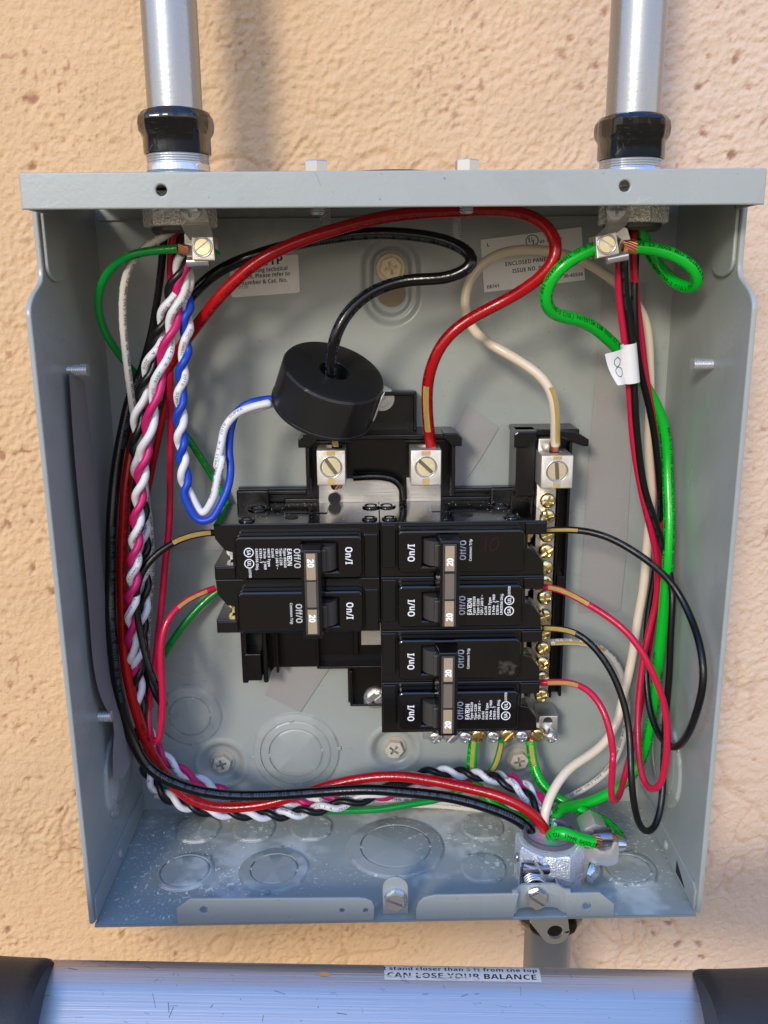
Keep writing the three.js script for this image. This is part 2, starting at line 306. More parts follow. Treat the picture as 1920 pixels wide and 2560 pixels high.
// side walls: outline in the y-z plane with the step near the top
function sideProfile() {
  const s = new THREE.Shape(); s.moveTo(-0.006, 0); s.lineTo(-0.006, TOP - 0.002); s.lineTo(0.0745, TOP - 0.002); s.lineTo(0.0745, 0.2835);
  s.bezierCurveTo(0.0745, 0.2785, 0.0770, 0.2775, 0.0790, 0.2765); s.bezierCurveTo(0.0830, 0.2745, 0.0916, 0.2715, 0.0916, 0.2655); s.lineTo(0.0916, 0.001); s.lineTo(0.0895, 0); return s;
}
for (const sd of [-1, 1]) {
  const g = plate(sideProfile(), 0, 0.0022, 0.0007, 3).rotateY(-PI / 2); // x from -0.0022..0, shape x -> z
  const w = part('side_wall', g.translate(sd < 0 ? -HW : HW + 0.0022, 0, 0), mat.paint, box);
  // pressed step beside the notch
  const inset = new THREE.Shape(); inset.moveTo(0.050, 0.312); inset.lineTo(0.0725, 0.312); inset.lineTo(0.0725, 0.284); inset.bezierCurveTo(0.072, 0.279, 0.066, 0.278, 0.062, 0.278); inset.bezierCurveTo(0.052, 0.278, 0.050, 0.282, 0.050, 0.286);
  part('pressed_step', plate(inset, 0, 0.0016, 0.0006).rotateY(-PI / 2).translate(sd < 0 ? -HW + 0.0016 : HW, 0, 0), mat.paint, w);
  const ko = (y, z, r) => knockout(w, r, k => { k.position.set(sd * (HW - 0.0001), y, z); k.rotation.y = -sd * PI / 2; }, 0.7);
  ko(0.047, 0.038, [0.0225, 0.0160]);
  const st = (y, z, len) => { const m = part('threaded_stud', thread(0.0027, len), mat.plated, w); m.position.set(sd * (HW + 0.002), y, z); m.rotation.y = -sd * PI / 2; };
  st(0.2425, 0.0565, 0.0105); if (sd < 0) st(0.0856, 0.0590, 0.008);
  // floor return welded to the side, with a rivet
  const s = shape([[0.004, 0.0015], [0.0895, 0.0015], [0.0895, 0.0115], [0.0860, 0.0130], [0.03, 0.0135], [0.004, 0.0125]]);
  const fl = part('side_flange', plate(s, 0, 0.0011, 0.0003).rotateY(-PI / 2).translate(sd < 0 ? -HW + 0.0010 : HW + 0.0001, 0, 0), mat.paint, box);
  const rv = part('rivet', headCrossless(0.0026, 0.0014), mat.paint, fl); rv.position.set(sd * (HW - 0.0009), 0.0072, 0.050); rv.rotation.y = -sd * PI / 2;
  if (sd > 0) { const tri = part('slot', plate(shape([[0.066, 0.0035], [0.078, 0.0035], [0.066, 0.0095]]), 0, 0.0002, 0).rotateY(-PI / 2).translate(HW - 0.0010, 0, 0), mat.dark, fl); }
}
function headCrossless(r, h) { const p = []; for (let i = 0; i <= 8; i++) { const a = i / 8 * PI / 2; p.push(new THREE.Vector2(Math.max(1e-5, r * Math.sin(a)), h * Math.cos(a))); } return new THREE.LatheGeometry(p.reverse(), 24).rotateX(PI / 2); }
// outside bolts on the left side of the box
for (const [y, z, r] of [[0.2310, 0.045, 0.0062], [0.0770, 0.045, 0.0045], [0.0565, 0.045, 0.0055]]) { const m = part('outer_bolt', [cylZ(r * 1.25, 0.0016).translate(0, 0, 0.0008), headCrossless(r, 0.0042).translate(0, 0, 0.0016)], mat.zinc, box); m.position.set(-HW - 0.0022, y, z); m.rotation.y = -PI / 2; }
{ // hood over the top
  const h = part('top_hood', [bx(-HW + 0.0012, HW - 0.0008, TOP - 0.0014, TOP, -0.008, 0.0915, 0)], mat.paint, box);
  const fr = plate(shape([[-0.1334, 0.3030], [0.1348, 0.3030], [0.1348, 0.3148], [0.1341, 0.3155], [-0.1327, 0.3155], [-0.1334, 0.3148]], [[-0.0831, 0.3093, 0.00195], [0.0835, 0.3097, 0.00195]]), 0.0928, 0.0944, 0.0006, 3);
  part('hood_front', [fr, bx(-0.1334, 0.1348, 0.3140, 0.3156, 0.088, 0.0938, 0.0008), bx(-0.1334, -0.1320, 0.3032, 0.3152, 0.070, 0.0934, 0.0004), bx(0.1334, 0.1348, 0.3032, 0.3152, 0.070, 0.0934, 0.0004)], mat.paint, h);
  part('rear_lip', bx(-HW + 0.002, HW - 0.002, 0.3055, 0.3062, 0.0003, 0.0016, 0.0003), mat.paint, h);
  const hex = toCreasedNormals(plate(shape([...Array(6)].map((_, i) => [0.0048 * Math.cos(i * PI / 3 + 0.62), 0.0048 * Math.sin(i * PI / 3 + 0.62)])), 0, 0.0052, 0.0005), 0.5).rotateX(-PI / 2);
  for (const [x, z, l] of [[-0.0286, 0.073, 0.012], [0.0287, 0.073, 0.012], [-0.0280, 0.020, 0.019], [0.0296, 0.020, 0.019]]) {
    const b = part('hub_bolt', [thread(0.0027, l).rotateX(PI / 2).translate(0, TOP - 0.0014, 0), cyl(0.0045, 0.0022, 6).translate(0, TOP - 0.0025, 0)], mat.plated, h); b.position.set(x, 0, z); const hd = part('hub_bolt_head', [hex.clone().translate(0, TOP + 0.0008, 0), cyl(0.0056, 0.0010, 24).translate(0, TOP + 0.0005, 0)], mat.bolt, h); hd.position.set(x, 0, z);
  }
  part('hub_cover', [cyl(0.026, 0.0030, 64, 0.0245).translate(0.0008, TOP + 0.0017, 0.046)], mat.black, h);
}
{ // floor of the box
  const dustMap = dataTex(1024, (i, j, n) => { // grey paint with smears of white dust and a few dark flecks
    const x = i / n, y = j / n, a = ss(0.56, 0.80, 0.55 * tileNoise(x, y, 7, 31) + 0.3 * tileNoise(x, y, 22, 32) + 0.15 * tileNoise(x, y, 90, 33)), b = ss(0.80, 0.9, tileNoise(x, y, 230, 34)) * ss(0.45, 0.7, tileNoise(x, y, 9, 35)), k = tileNoise(x, y, 150, 36) > 0.985 ? 0.55 : 1;
    return [0.622, 0.638, 0.614].map((c, q) => Math.min(0.95, (c + 0.16 * a * [1, 0.97, 0.94][q] + 0.22 * b) * k)); }, true);
  const fm = mat.paint.clone(); fm.color = lin(1, 1, 1); fm.map = rep(dustMap, 3.6);
  const fl = part('box_floor', grid(range(-HW, HW, 0.27), range(-(D - 0.0006), 0.006, 0.0966), () => 0).rotateX(-PI / 2), fm, box); part('floor_plate', bx(-HW, HW, -TH, -0.0002, -0.006, D - 0.0006, 0), mat.paint, fl);
  const kmat = mat.paint.clone(); kmat.color = lin(1, 1, 1); kmat.map = rep(dustMap, 3.6);
  const ko = (x, z, r, t) => knockout(fl, r, k => { k.position.set(x, 0.0001, z); k.rotation.x = -PI / 2; }, t, kmat);
  ko(-0.1019, 0.0205, [0.0113], 2.4); ko(-0.0728, 0.0205, [0.0110], 2.4); ko(-0.0427, 0.0206, [0.0108], 2.4); ko(-0.1020, 0.0551, [0.0138, 0.0115], 0.8);
  ko(-0.0586, 0.0550, [0.0167, 0.0112], 1.5); ko(0.0010, 0.0384, [0.0243, 0.0174], 1.57); ko(0.0470, 0.0223, [0.0110], 2.2); ko(0.0432, 0.0563, [0.0109], 2.2); ko(0.1134, 0.0593, [0.0134, 0.0105], 1.2); ko(0.0985, 0.0225, [0.0108], 1);
  // front flange, three pieces
  const z0 = D - 0.0013, lf = plate(shape([[-0.0980, 0], [-0.0102, 0], [-0.0100, 0.0072], [-0.0110, 0.0098], [-0.0135, 0.0113], [-0.0165, 0.0118], [-0.0917, 0.0128], [-0.0980, 0.0078]], [[-0.0859, 0.0071, 0.0017], [-0.0244, 0.0055, 0.0011], [-0.0139, 0.0053, 0.0011]]), z0, D, 0.0004);
  part('front_flange', lf, mat.paint, box, 'left flange plate along the lower edge with three holes');
  const rf = plate(shape([[0.0086, 0], [0.0525, 0], [0.0545, 0.0125], [0.0165, 0.0125], [0.0120, 0.0112], [0.0095, 0.0085], [0.0086, 0.0050]]), z0, D, 0.0004);
  const rf2 = plate(shape([[0.0765, 0], [0.0978, 0], [0.0975, 0.0062], [0.0908, 0.0122], [0.0745, 0.0122]], [[0.0851, 0.0055, 0.0019]]), z0, D, 0.0004);
  // pocket of the right flange, pressed inward
  const hx = [0.0515, 0.0535, 0.0553, 0.0572, 0.0640, 0.0705, 0.0728, 0.0750, 0.0775], hz = [0, -0.0006, -0.0032, -0.0042, -0.0043, -0.0042, -0.0032, -0.0006, 0], pos = [], idx = [];
  const hump = [];
  const yr = [0.0003, 0.0035, 0.0085, 0.0135];
  const cs = new THREE.CatmullRomCurve3(hx.map((x, i) => V(x, 0, hz[i])), false, 'centripetal').getPoints(40);
  const hs = new THREE.Shape(); cs.forEach((q, i) => i ? hs.lineTo(q.x, q.z) : hs.moveTo(q.x, q.z)); [...cs].reverse().forEach(q => hs.lineTo(q.x, q.z - 0.0013));
  const hg = new THREE.ExtrudeGeometry(hs, { depth: 0.0118, bevelEnabled: false, curveSegments: 2 }).rotateX(PI / 2).translate(0, 0.0137, 0); // shape y -> z
  hg.scale(1, 1, 1); hg.translate(0, 0, D - 0.0002);
  part('front_flange', [rf, rf2, toCreasedNormals(hg, 0.5), bx(0.0520, 0.0770, -0.0012, 0.0003, D - 0.0024, D, 0.0004)], mat.paint, box, 'right flange plate with a pressed pocket round the latch screw');
  const tab = new THREE.Shape(); tab.moveTo(-0.0062, 0); tab.lineTo(0.0053, 0); tab.lineTo(0.0053, 0.0135); tab.absarc(-0.00045, 0.0135, 0.00575, 0, PI); tab.lineTo(-0.0062, 0);
  part('front_tab', plate(tab, D - 0.0052, D - 0.0038, 0.0004), mat.paint, box);
  const hh = hexHead(0.0046, 0.0032, 0.0052, true);
  const s1 = part('cover_screw', hh, mat.zinc, box, 'slotted hex screw in the middle tab'); s1.position.set(-0.0004, 0.0088, D - 0.0036); s1.rotation.z = -0.42;
  const s2 = part('cover_screw', hh, mat.zinc, box, 'slotted hex screw in the pocket of the right flange'); s2.position.set(0.0632, 0.0078, D - 0.0042); s2.rotation.z = -0.62;
  // latch: spring, bracket and the hasp plate with its round hole
  const sp = []; for (let i = 0; i <= 160; i++) { const a = i / 160 * 3.4 * 2 * PI; sp.push(V(0.0632 + 0.0048 * Math.cos(a), 0.0096 + 0.0046 * Math.sin(a), 0.0790 + 0.0052 * i / 160)); }
  const lt = part('latch', [bx(0.0575, 0.0742, 0.0010, 0.0152, 0.0760, 0.0772, 0.0003), sweep([V(0.0583, 0.0150, 0.0772), V(0.064, 0.0150, 0.0772), V(0.0705, 0.0150, 0.0772)], 0.0028, 20), bx(0.0575, 0.0587, 0.001, 0.012, 0.0775, 0.0855, 0.0003), bx(0.0730, 0.0742, 0.001, 0.011, 0.0775, 0.0855, 0.0003)], mat.steelDark, box);
  part('spring', sweep(sp, 0.00062, 8), mat.zinc, lt);
  part('spring_arm', sweep(curve([V(0.0680, 0.0092, 0.0840), ...poly('R', 0.083, [[480, 860], [440, 740], [390, 650], [320, 565]])]), 0.0006, 8), mat.zinc, lt);
  part('spring_arm', sweep(curve(poly('R', 0.081, [[200, 615], [280, 640], [360, 660]])), 0.0006, 8), mat.zinc, lt);
  const hp = new THREE.Shape(); const q = poly('R', 0.088, [[280, 1290], [740, 1290], [770, 1450]]); hp.moveTo(q[0].x, q[0].y + 0.003); hp.lineTo(q[1].x, q[1].y + 0.003); hp.lineTo(q[2].x, q[2].y);
  const c = P('R', 590, 1452, 0.088); hp.absarc(c.x, c.y, q[2].x - c.x, 0, -2.35, true); hp.lineTo(q[0].x, q[0].y - 0.002);
  const ho = new THREE.Path(); ho.absarc(c.x, c.y, 0.0041, 0, 2 * PI, true); hp.holes.push(ho);
  part('hasp', plate(hp, 0.0868, 0.0885, 0.0005), mat.zinc, box);
  // swept-up drywall dust and metal chips on the floor
  const ch = [];
  for (let i = 0; i < 520; i++) { const c2 = rnd() < 0.6, x = c2 ? rr(-0.128, -0.075) : rr(-0.13, 0.125), z = c2 ? rr(0.02, 0.088) : rr(0.006, 0.088), s = rr(0.00015, 0.0005) * (rnd() < 0.06 ? 2.2 : 1); ch.push(tf(new THREE.TetrahedronGeometry(s), x, s * 0.3, z, rr(0, 3), rr(0, 3), 0)); }
  const dust = solo('debris', ch, std({ color: lin(0.66, 0.66, 0.64), roughness: 0.8 }), 'white drywall crumbs scattered over the floor of the box', 'debris'); dust.userData.kind = 'stuff';
}

// ---------- conduits ----------
function lathe(pts, n = 48) { return toCreasedNormals(new THREE.LatheGeometry(pts.map(([r, y]) => new THREE.Vector2(r, y)), n), 0.5); }
const nutTex = canvasTex(512, 128, (g, w, h) => { g.fillStyle = '#0a0a0b'; g.fillRect(0, 0, w, h); for (let i = 0; i < 240; i++) { g.strokeStyle = `rgba(190,188,180,${rr(0.05, 0.5)})`; g.lineWidth = rr(0.4, 1.6); const x = rr(0, w), y = rr(0, h); g.beginPath(); g.moveTo(x, y); g.lineTo(x + rr(-14, 14), y + rr(-6, 6)); g.stroke(); } });
const nutMat = phy({ map: nutTex, roughness: 0.2, metalness: 0.35, clearcoat: 0.5, clearcoatRoughness: 0.12 });
function conduit(label, x, z, y0, y1, dir, r, nutY) {
  const c = thing('conduit', label, 'conduit', undefined, [x, 0, z]);
  part('pipe', [cyl(r, Math.abs(y1 - y0), 64).translate(0, (y0 + y1) / 2, 0)], mat.conduit, c);
  const k = r / 0.0109, L = (a, b) => lathe(a.map(([q, y]) => [q * k, b + dir * y]));
  const ord = a => dir > 0 ? a : a.reverse();
  const nut = L(ord([[0.0112, 0], [0.0132, 0], [0.0135, 0.0006], [0.0135, 0.0066], [0.0139, 0.0072], [0.0150, 0.0090], [0.0153, 0.0118], [0.0149, 0.0142], [0.0134, 0.0160], [0.0112, 0.0168]]), nutY);
  const p = nut.attributes.position; // ten finger flats round the bulge
  for (let i = 0; i < p.count; i++) { const X = p.getX(i), Z = p.getZ(i), y = (p.getY(i) - nutY) * dir, a = Math.atan2(Z, X), q = 1 - 0.07 * ss(0.0065, 0.0105, y) * ss(0.0165, 0.0135, y) * Math.pow(Math.abs(Math.cos(a * 5)), 3); p.setX(i, X * q); p.setZ(i, Z * q); }
  nut.computeVertexNormals(); part('compression_nut', toCreasedNormals(nut, 0.9), nutMat, c);
  const pr = [[0.0100, -0.004]]; for (let i = 0; i < 4; i++) pr.push([0.0126, -0.0002 - i * 0.0009], [0.0122, -0.0006 - i * 0.0009]); pr.push([0.0126, -0.0040], [0.0128, -0.0064], [0.0122, -0.0074], [0.0118, -0.0120]); 
  part('connector', L(ord(pr.slice(1).reverse()), nutY), mat.zinc, c);
  return c;
}
conduit('left vertical metal conduit with black nut entering the top of the box', -0.0862, 0.045, 0.33, 0.62, 1, 0.0109, 0.3275);
conduit('right vertical metal conduit with scraped black nut above the box', 0.0988, 0.045, 0.33, 0.62, 1, 0.0109, 0.3245);
const low = conduit('short grey conduit leaving the bottom of the box behind the ladder rail', 0.0748, 0.063, -0.02, -0.45, -1, 0.0115, -0.0075);
low.children[0].material = std({ color: lin(0.30, 0.32, 0.34), metalness: 0.45, roughness: 0.42, bumpMap: rep(brushTex, 8, 2), bumpScale: 0.00005 });
{ const c = thing('conduit_strap', 'black clip beside the left conduit at the top edge', 'strap', undefined, [-0.0700, 0.3965, 0.030]); part('clip', [sweep(curve([V(-0.006, 0.010, 0), V(0, 0.004, 0), V(0.001, 0, 0), V(-0.004, 0.0, 0)]), 0.0022, 10)], mat.rubber, c); }

// ---------- ladder rail in front ----------
{
  const cx = -0.0085, lad = thing('ladder', 'scratched aluminium ladder rail with black end sleeves below the box', 'ladder', undefined, [cx, 0.036, 0.160]); lad.rotation.z = -0.042;
  const scr = canvasTex(2048, 1024, (g, w, h) => {
    g.fillStyle = '#d6d6da'; g.fillRect(0, 0, w, h);
    for (let i = 0; i < 900; i++) { const v = rr(165, 235) | 0; g.strokeStyle = `rgba(${v},${v},${v + 4},0.25)`; g.lineWidth = rr(0.5, 2.4); const y = rr(0, h), x = rr(-200, w); g.beginPath(); g.moveTo(x, y); g.lineTo(x + rr(80, 900), y + rr(-2, 2)); g.stroke(); }
    for (let i = 0; i < 330; i++) { g.strokeStyle = `rgba(60,55,58,${rr(0.2, 0.7)})`; g.lineWidth = rr(0.6, 2.2); const y = rr(0, h), x = rr(0, w), l = rr(3, 44), a = rnd() < 0.5 ? rr(-0.3, 0.3) : rr(0.6, 2.4); g.beginPath(); g.moveTo(x, y); g.quadraticCurveTo(x + l * Math.cos(a) * 0.5 + rr(-4, 4), y + l * Math.sin(a) * 0.5, x + l * Math.cos(a), y + l * Math.sin(a)); g.stroke(); }
    for (let i = 0; i < 260; i++) { g.fillStyle = `rgba(70,62,60,${rr(0.2, 0.7)})`; g.beginPath(); g.arc(rr(0, w), rr(0, h), rr(0.5, 2.2), 0, 7); g.fill(); }
    for (let i = 0; i < 40; i++) { const x = rr(0, w), y = rr(0, h); for (let k = 0; k < 9; k++) { g.fillStyle = 'rgba(60,54,54,.35)'; g.fillRect(x + rr(-14, 14), y + rr(-5, 5), rr(1, 5), rr(1, 2.5)); } }
  });
  scr.wrapS = scr.wrapT = THREE.RepeatWrapping; scr.repeat.set(1 / 0.24, 1 / 0.12);
  // outline seen from the end: narrow upper band, then a broad face leaning back
  const pr = new THREE.CatmullRomCurve3([[-0.0030, -0.0035], [-0.0008, -0.0003], [0.0020, 0.0000], [0.0060, -0.0012], [0.0092, -0.0026], [0.0125, -0.0048], [0.0200, -0.0106], [0.0280, -0.0178], [0.0340, -0.0262], [0.0355, -0.0350], [0.0320, -0.0430], [0.0240, -0.0480], [0.0130, -0.0480], [0.0030, -0.0420], [-0.0035, -0.0300], [-0.0052, -0.0150]].map(([z, y]) => V(z, y, 0)), true, 'centripetal').getPoints(150).map(p => [p.x, p.y]);
  const mRail = std({ map: scr, color: lin(0.72, 0.66, 0.61), metalness: 0.9, roughness: 0.36, bumpMap: (() => { const b = brushTex.clone(); b.repeat.set(6, 22); b.needsUpdate = true; return b; })(), bumpScale: 0.00005 });
  part('rail', loft(pr, range(-0.2, 0.2, 0.01)), mRail, lad);
  const sleeve = [...Array(72)].map((_, i) => { const a = i / 72 * 2 * PI; return [0.0152 + 0.0262 * Math.sin(a), -0.0240 + 0.0300 * Math.cos(a)]; });
  for (const s of [-1, 1]) {
    const x0 = s < 0 ? -0.1165 : 0.1145, sl = part('rubber_sleeve', loft(sleeve, range(0, 0.088, 0.002).map(q => x0 + s * q).sort((a, b) => a - b), x => { const t = Math.abs(x - x0); return 0.965 + 0.055 * Math.sqrt(Math.min(1, t / 0.004)) + 0.15 * ss(0.004, 0.085, t); }), mat.rubber, lad);
    part('sleeve_end', (() => { const A = loft(pr, [x0, x0 + s * 0.0002]).attributes.position, n = pr.length + 1, pos = [], idx = []; const cz = pr.reduce((a, p) => a + p[0], 0) / pr.length, cy = pr.reduce((a, p) => a + p[1], 0) / pr.length; for (let i = 0; i < n; i++) { const p = pr[i % pr.length]; const q = sleeve[Math.round(((Math.atan2((p[0] - 0.0152) / 0.0262, (p[1] + 0.024) / 0.03) + 2 * PI) % (2 * PI)) / (2 * PI) * 72) % 72]; pos.push(x0, cy + (p[1] - cy) * 0.98, cz + (p[0] - cz) * 0.98, x0, -0.024 + (q[1] + 0.024) * 0.967, 0.0152 + (q[0] - 0.0152) * 0.967); } for (let i = 0; i < n - 1; i++) idx.push(2 * i, 2 * i + 1, 2 * i + 2, 2 * i + 1, 2 * i + 3, 2 * i + 2); const g = new THREE.BufferGeometry(); g.setAttribute('position', new THREE.Float32BufferAttribute(pos, 3)); g.setAttribute('uv', new THREE.Float32BufferAttribute(pos.filter((_, i) => i % 3 < 2), 2)); g.setIndex(idx); g.computeVertexNormals(); return g; })(), (() => { const m = mat.rubber.clone(); m.side = THREE.DoubleSide; return m; })(), sl);
    for (let i = 0; i < 4; i++) { const q = sleeve.slice(6, 22), x = x0 + s * (0.016 + i * 0.0095), k = 1.02 + 0.15 * ss(0.004, 0.085, Math.abs(x - x0)) + 0.010; part('rib', sweep(q.map(([z, y]) => V(x, -0.024 + (y + 0.024) * k, 0.0152 + (z - 0.0152) * k)), t => 0.0011 * Math.sin(Math.min(1, Math.max(0.02, t)) * PI) ** 0.4, 8), mat.rubber, sl); }
  }
  const lab = canvasTex(1024, 190, (g, w, h) => {
    g.fillStyle = '#b0b0ae'; g.fillRect(0, 0, w, h); g.fillStyle = '#101113';
    g.font = 'bold 66px sans-serif'; g.fillText('not stand closer than 3 ft from the top', -82, 72, 1090); g.font = 'bold 80px sans-serif'; g.fillText('CAN LOSE YOUR BALANCE', 14, 162, 985);
    for (let i = 0; i < 60; i++) { g.fillStyle = rnd() < 0.5 ? '#9a9896' : '#b4b2ae'; const x = rnd() < 0.8 ? rr(0, w * 0.62) : rr(0, w), y = rnd() < 0.8 ? rr(128, 182) : rr(0, 60); g.beginPath(); g.ellipse(x, y, rr(6, 46), rr(2, 8), rr(-0.3, 0.3), 0, 7); g.fill(); }
    g.strokeStyle = '#6d5b48'; g.lineWidth = 2; for (let i = 0; i < 5; i++) { g.beginPath(); let x = rr(0, 700), y = rr(120, 175); g.moveTo(x, y); for (let k = 0; k < 5; k++) g.lineTo(x += rr(10, 40), y += rr(-8, 8)); g.stroke(); }
  });
  const seg = pr.slice(7, 37).map(([z, y]) => [z, y + 0.00012]).filter(([z]) => z > -0.0006 && z < 0.0056), xl = range(0.0020, 0.0585, 0.003), g = loft(seg, xl, () => 1, false), uv = g.attributes.uv;
  let Lm = 0; for (let i = 0; i < uv.count; i++) Lm = Math.max(Lm, uv.getY(i));
  for (let i = 0; i < uv.count; i++) uv.setXY(i, (uv.getX(i) - 0.0020) / 0.0565, 1 - uv.getY(i) / Lm);
  part('warning_label', g, std({ map: lab, roughness: 0.45, metalness: 0.15, side: THREE.DoubleSide }), lad, 'worn warning label with torn edges');
  part('paint_chip', tf(new THREE.CircleGeometry(0.0022, 9).scale(1, 0.4, 1), -0.0195, -0.0003, 0.0040, -1.25), std({ color: lin(0.36, 0.18, 0.06), roughness: 0.8 }), lad);
}

// ---------- stickers and tape on the back panel ----------
function sticker(name, label, corners, z, tex, w, h, r, cat = 'sticker') { // corners tl,tr,br,bl on the back panel
  const [tl, tr, br, bl] = corners.map(c => P('Z', ...c, z)), s = rrect(0, 1, 0, 1, r), sh = new THREE.ShapeGeometry(s, 10), p = sh.attributes.position, uv = sh.attributes.uv;
  for (let i = 0; i < p.count; i++) { const u = p.getX(i), v = p.getY(i); uv.setXY(i, u, v); const q = bl.clone().lerp(br, u).lerp(tl.clone().lerp(tr, u), v); p.setXYZ(i, q.x, q.y, z); }
  sh.computeVertexNormals();
  return solo(name, sh, phy({ map: tex, roughness: 0.42, bumpMap: rep(grainTex, 3), bumpScale: 0.00005 }), label, cat);
}
const stick1 = canvasTex(1024, 600, (g, w, h) => {
  g.fillStyle = '#f6f2ec'; g.fillRect(0, 0, w, h); g.fillStyle = '#111'; g.textAlign = 'right';
  g.font = 'bold 190px sans-serif'; g.fillText('2.  C1P', 800, 130); g.font = 'bold 88px sans-serif';
  g.fillText('When calling technical', 860, 232, 790); g.fillText('service, Please refer to', 890, 318, 810); g.fillText('number & Cat. No.', 850, 416, 690); g.font = '66px sans-serif'; g.fillText('7135', 260, 470);
  g.fillStyle = 'rgba(160,150,140,.35)'; for (let i = 0; i < 24; i++) g.fillRect(rr(800, 1000), rr(440, 560), rr(4, 40), 3);
});
sticker('sticker', 'white rounded sticker half hidden by the red cable arc', [[494, 562], [644, 549], [648, 632], [500, 643]], 0.0006, stick1, 0, 0, 0.05);
const stick2 = canvasTex(1400, 760, (g, w, h) => {
  g.fillStyle = '#f4f2f0'; g.fillRect(0, 0, w, h); g.fillStyle = '#1c1c1e'; g.textAlign = 'left'; g.font = 'bold 70px sans-serif'; g.fillText('L', 80, 110);
  g.lineWidth = 12; g.strokeStyle = '#1c1c1e'; g.beginPath(); g.arc(710, 110, 84, 0, 7); g.stroke(); g.font = 'bold 92px serif'; g.fillText('U', 652, 126); g.fillText('L', 708, 162, 60); g.font = 'bold 66px sans-serif'; g.fillText('us', 810, 152); g.fillText('LISTED', 910, 152);
  g.textAlign = 'center'; g.font = 'bold 78px sans-serif'; g.fillText('ENCLOSED PANELBOARD', 745, 420, 860); g.fillText('ISSUE NO. 01127', 690, 530, 560);
  g.font = 'bold 66px sans-serif'; g.fillText('E8741', 130, 710, 180); g.fillText('30-45538', 1240, 690, 270); g.strokeStyle = '#999'; g.lineWidth = 2; g.beginPath(); g.moveTo(370, 640); g.lineTo(380, 690); g.stroke();
});
sticker('sticker', 'white certification sticker tilted behind the cream wire', [[1038, 518], [1256, 490], [1264, 605], [1046, 632]], 0.0007, stick2, 0, 0, 0.004);
function tape(label, pts, z) { // strip laid on a surface; pts are left/right pairs
  const pos = [], uv = [], idx = [], nx = 6; let len = 0;
  const A = curve(pts.map(p => p[0]), 40), B = curve(pts.map(p => p[1]), 40);
  A.forEach((a, i) => { if (i) len += a.distanceTo(A[i - 1]); for (let k = 0; k <= nx; k++) { const q = a.clone().lerp(B[i], k / nx); pos.push(q.x, q.y, q.z); uv.push(len, k / nx * 0.02); } });
  for (let i = 0; i < A.length - 1; i++) for (let k = 0; k < nx; k++) { const a = i * (nx + 1) + k; idx.push(a, a + 1, a + nx + 2, a, a + nx + 2, a + nx + 1); }
  const g = new THREE.BufferGeometry(); g.setAttribute('position', new THREE.Float32BufferAttribute(pos, 3)); g.setAttribute('uv', new THREE.Float32BufferAttribute(uv, 2)); g.setIndex(idx); g.computeVertexNormals();
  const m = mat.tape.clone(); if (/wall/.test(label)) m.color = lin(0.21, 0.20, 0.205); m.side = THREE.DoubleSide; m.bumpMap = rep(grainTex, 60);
  return solo('tape_strip', g, m, label, 'tape');
}
const zb = 0.00075;
tape('long grey tape strip down the right of the back panel', [['E', 680, 470, 940, 490], ['E', 640, 1000, 910, 1010], ['I', 455, 0, 740, 20], ['I', 425, 480, 715, 480], ['I', 393, 945, 672, 930]].map(([t, a, b, c, d]) => [P(t, a, b, zb), P(t, c, d, zb)]));
tape('diagonal grey tape strip running under the black breaker base', [['D', 1345, 1205, 1535, 1345], ['D', 1240, 1400, 1420, 1540], ['G', 620, 1670, 1040, 1680], ['G', 540, 1850, 830, 1995]].map(([t, a, b, c, d]) => [P(t, a, b, zb), P(t, c, d, zb)]));
tape('short level grey tape strip left of the left breaker', [['F', 880, 480, 885, 760], ['F', 1100, 478, 1110, 762], ['F', 1500, 470, 1500, 765]].map(([t, a, b, c, d]) => [P(t, a, b, zb), P(t, c, d, zb)]));
{ const X = -0.1322, q = (y, z, l = 0) => V(X + l, y, z); // on the left wall, its lower end peeling away
  tape('long dark grey tape strip peeling off the left side wall', [[q(0.2425, 0.0640), q(0.2370, 0.0450)], [q(0.2087, 0.0668), q(0.2040, 0.0428)], [q(0.1516, 0.0668), q(0.1440, 0.0433)], [q(0.1118, 0.0678), q(0.1002, 0.0423)], [q(0.098, 0.0655, 0.001), q(0.086, 0.0425, 0.002)], [q(0.080, 0.0575, 0.003), q(0.0700, 0.0400, 0.005)], [q(0.067, 0.0590, 0.002), q(0.058, 0.0400, 0.007)], [q(0.0525, 0.0590, 0.001), q(0.0500, 0.0520, 0.004)]]);
}

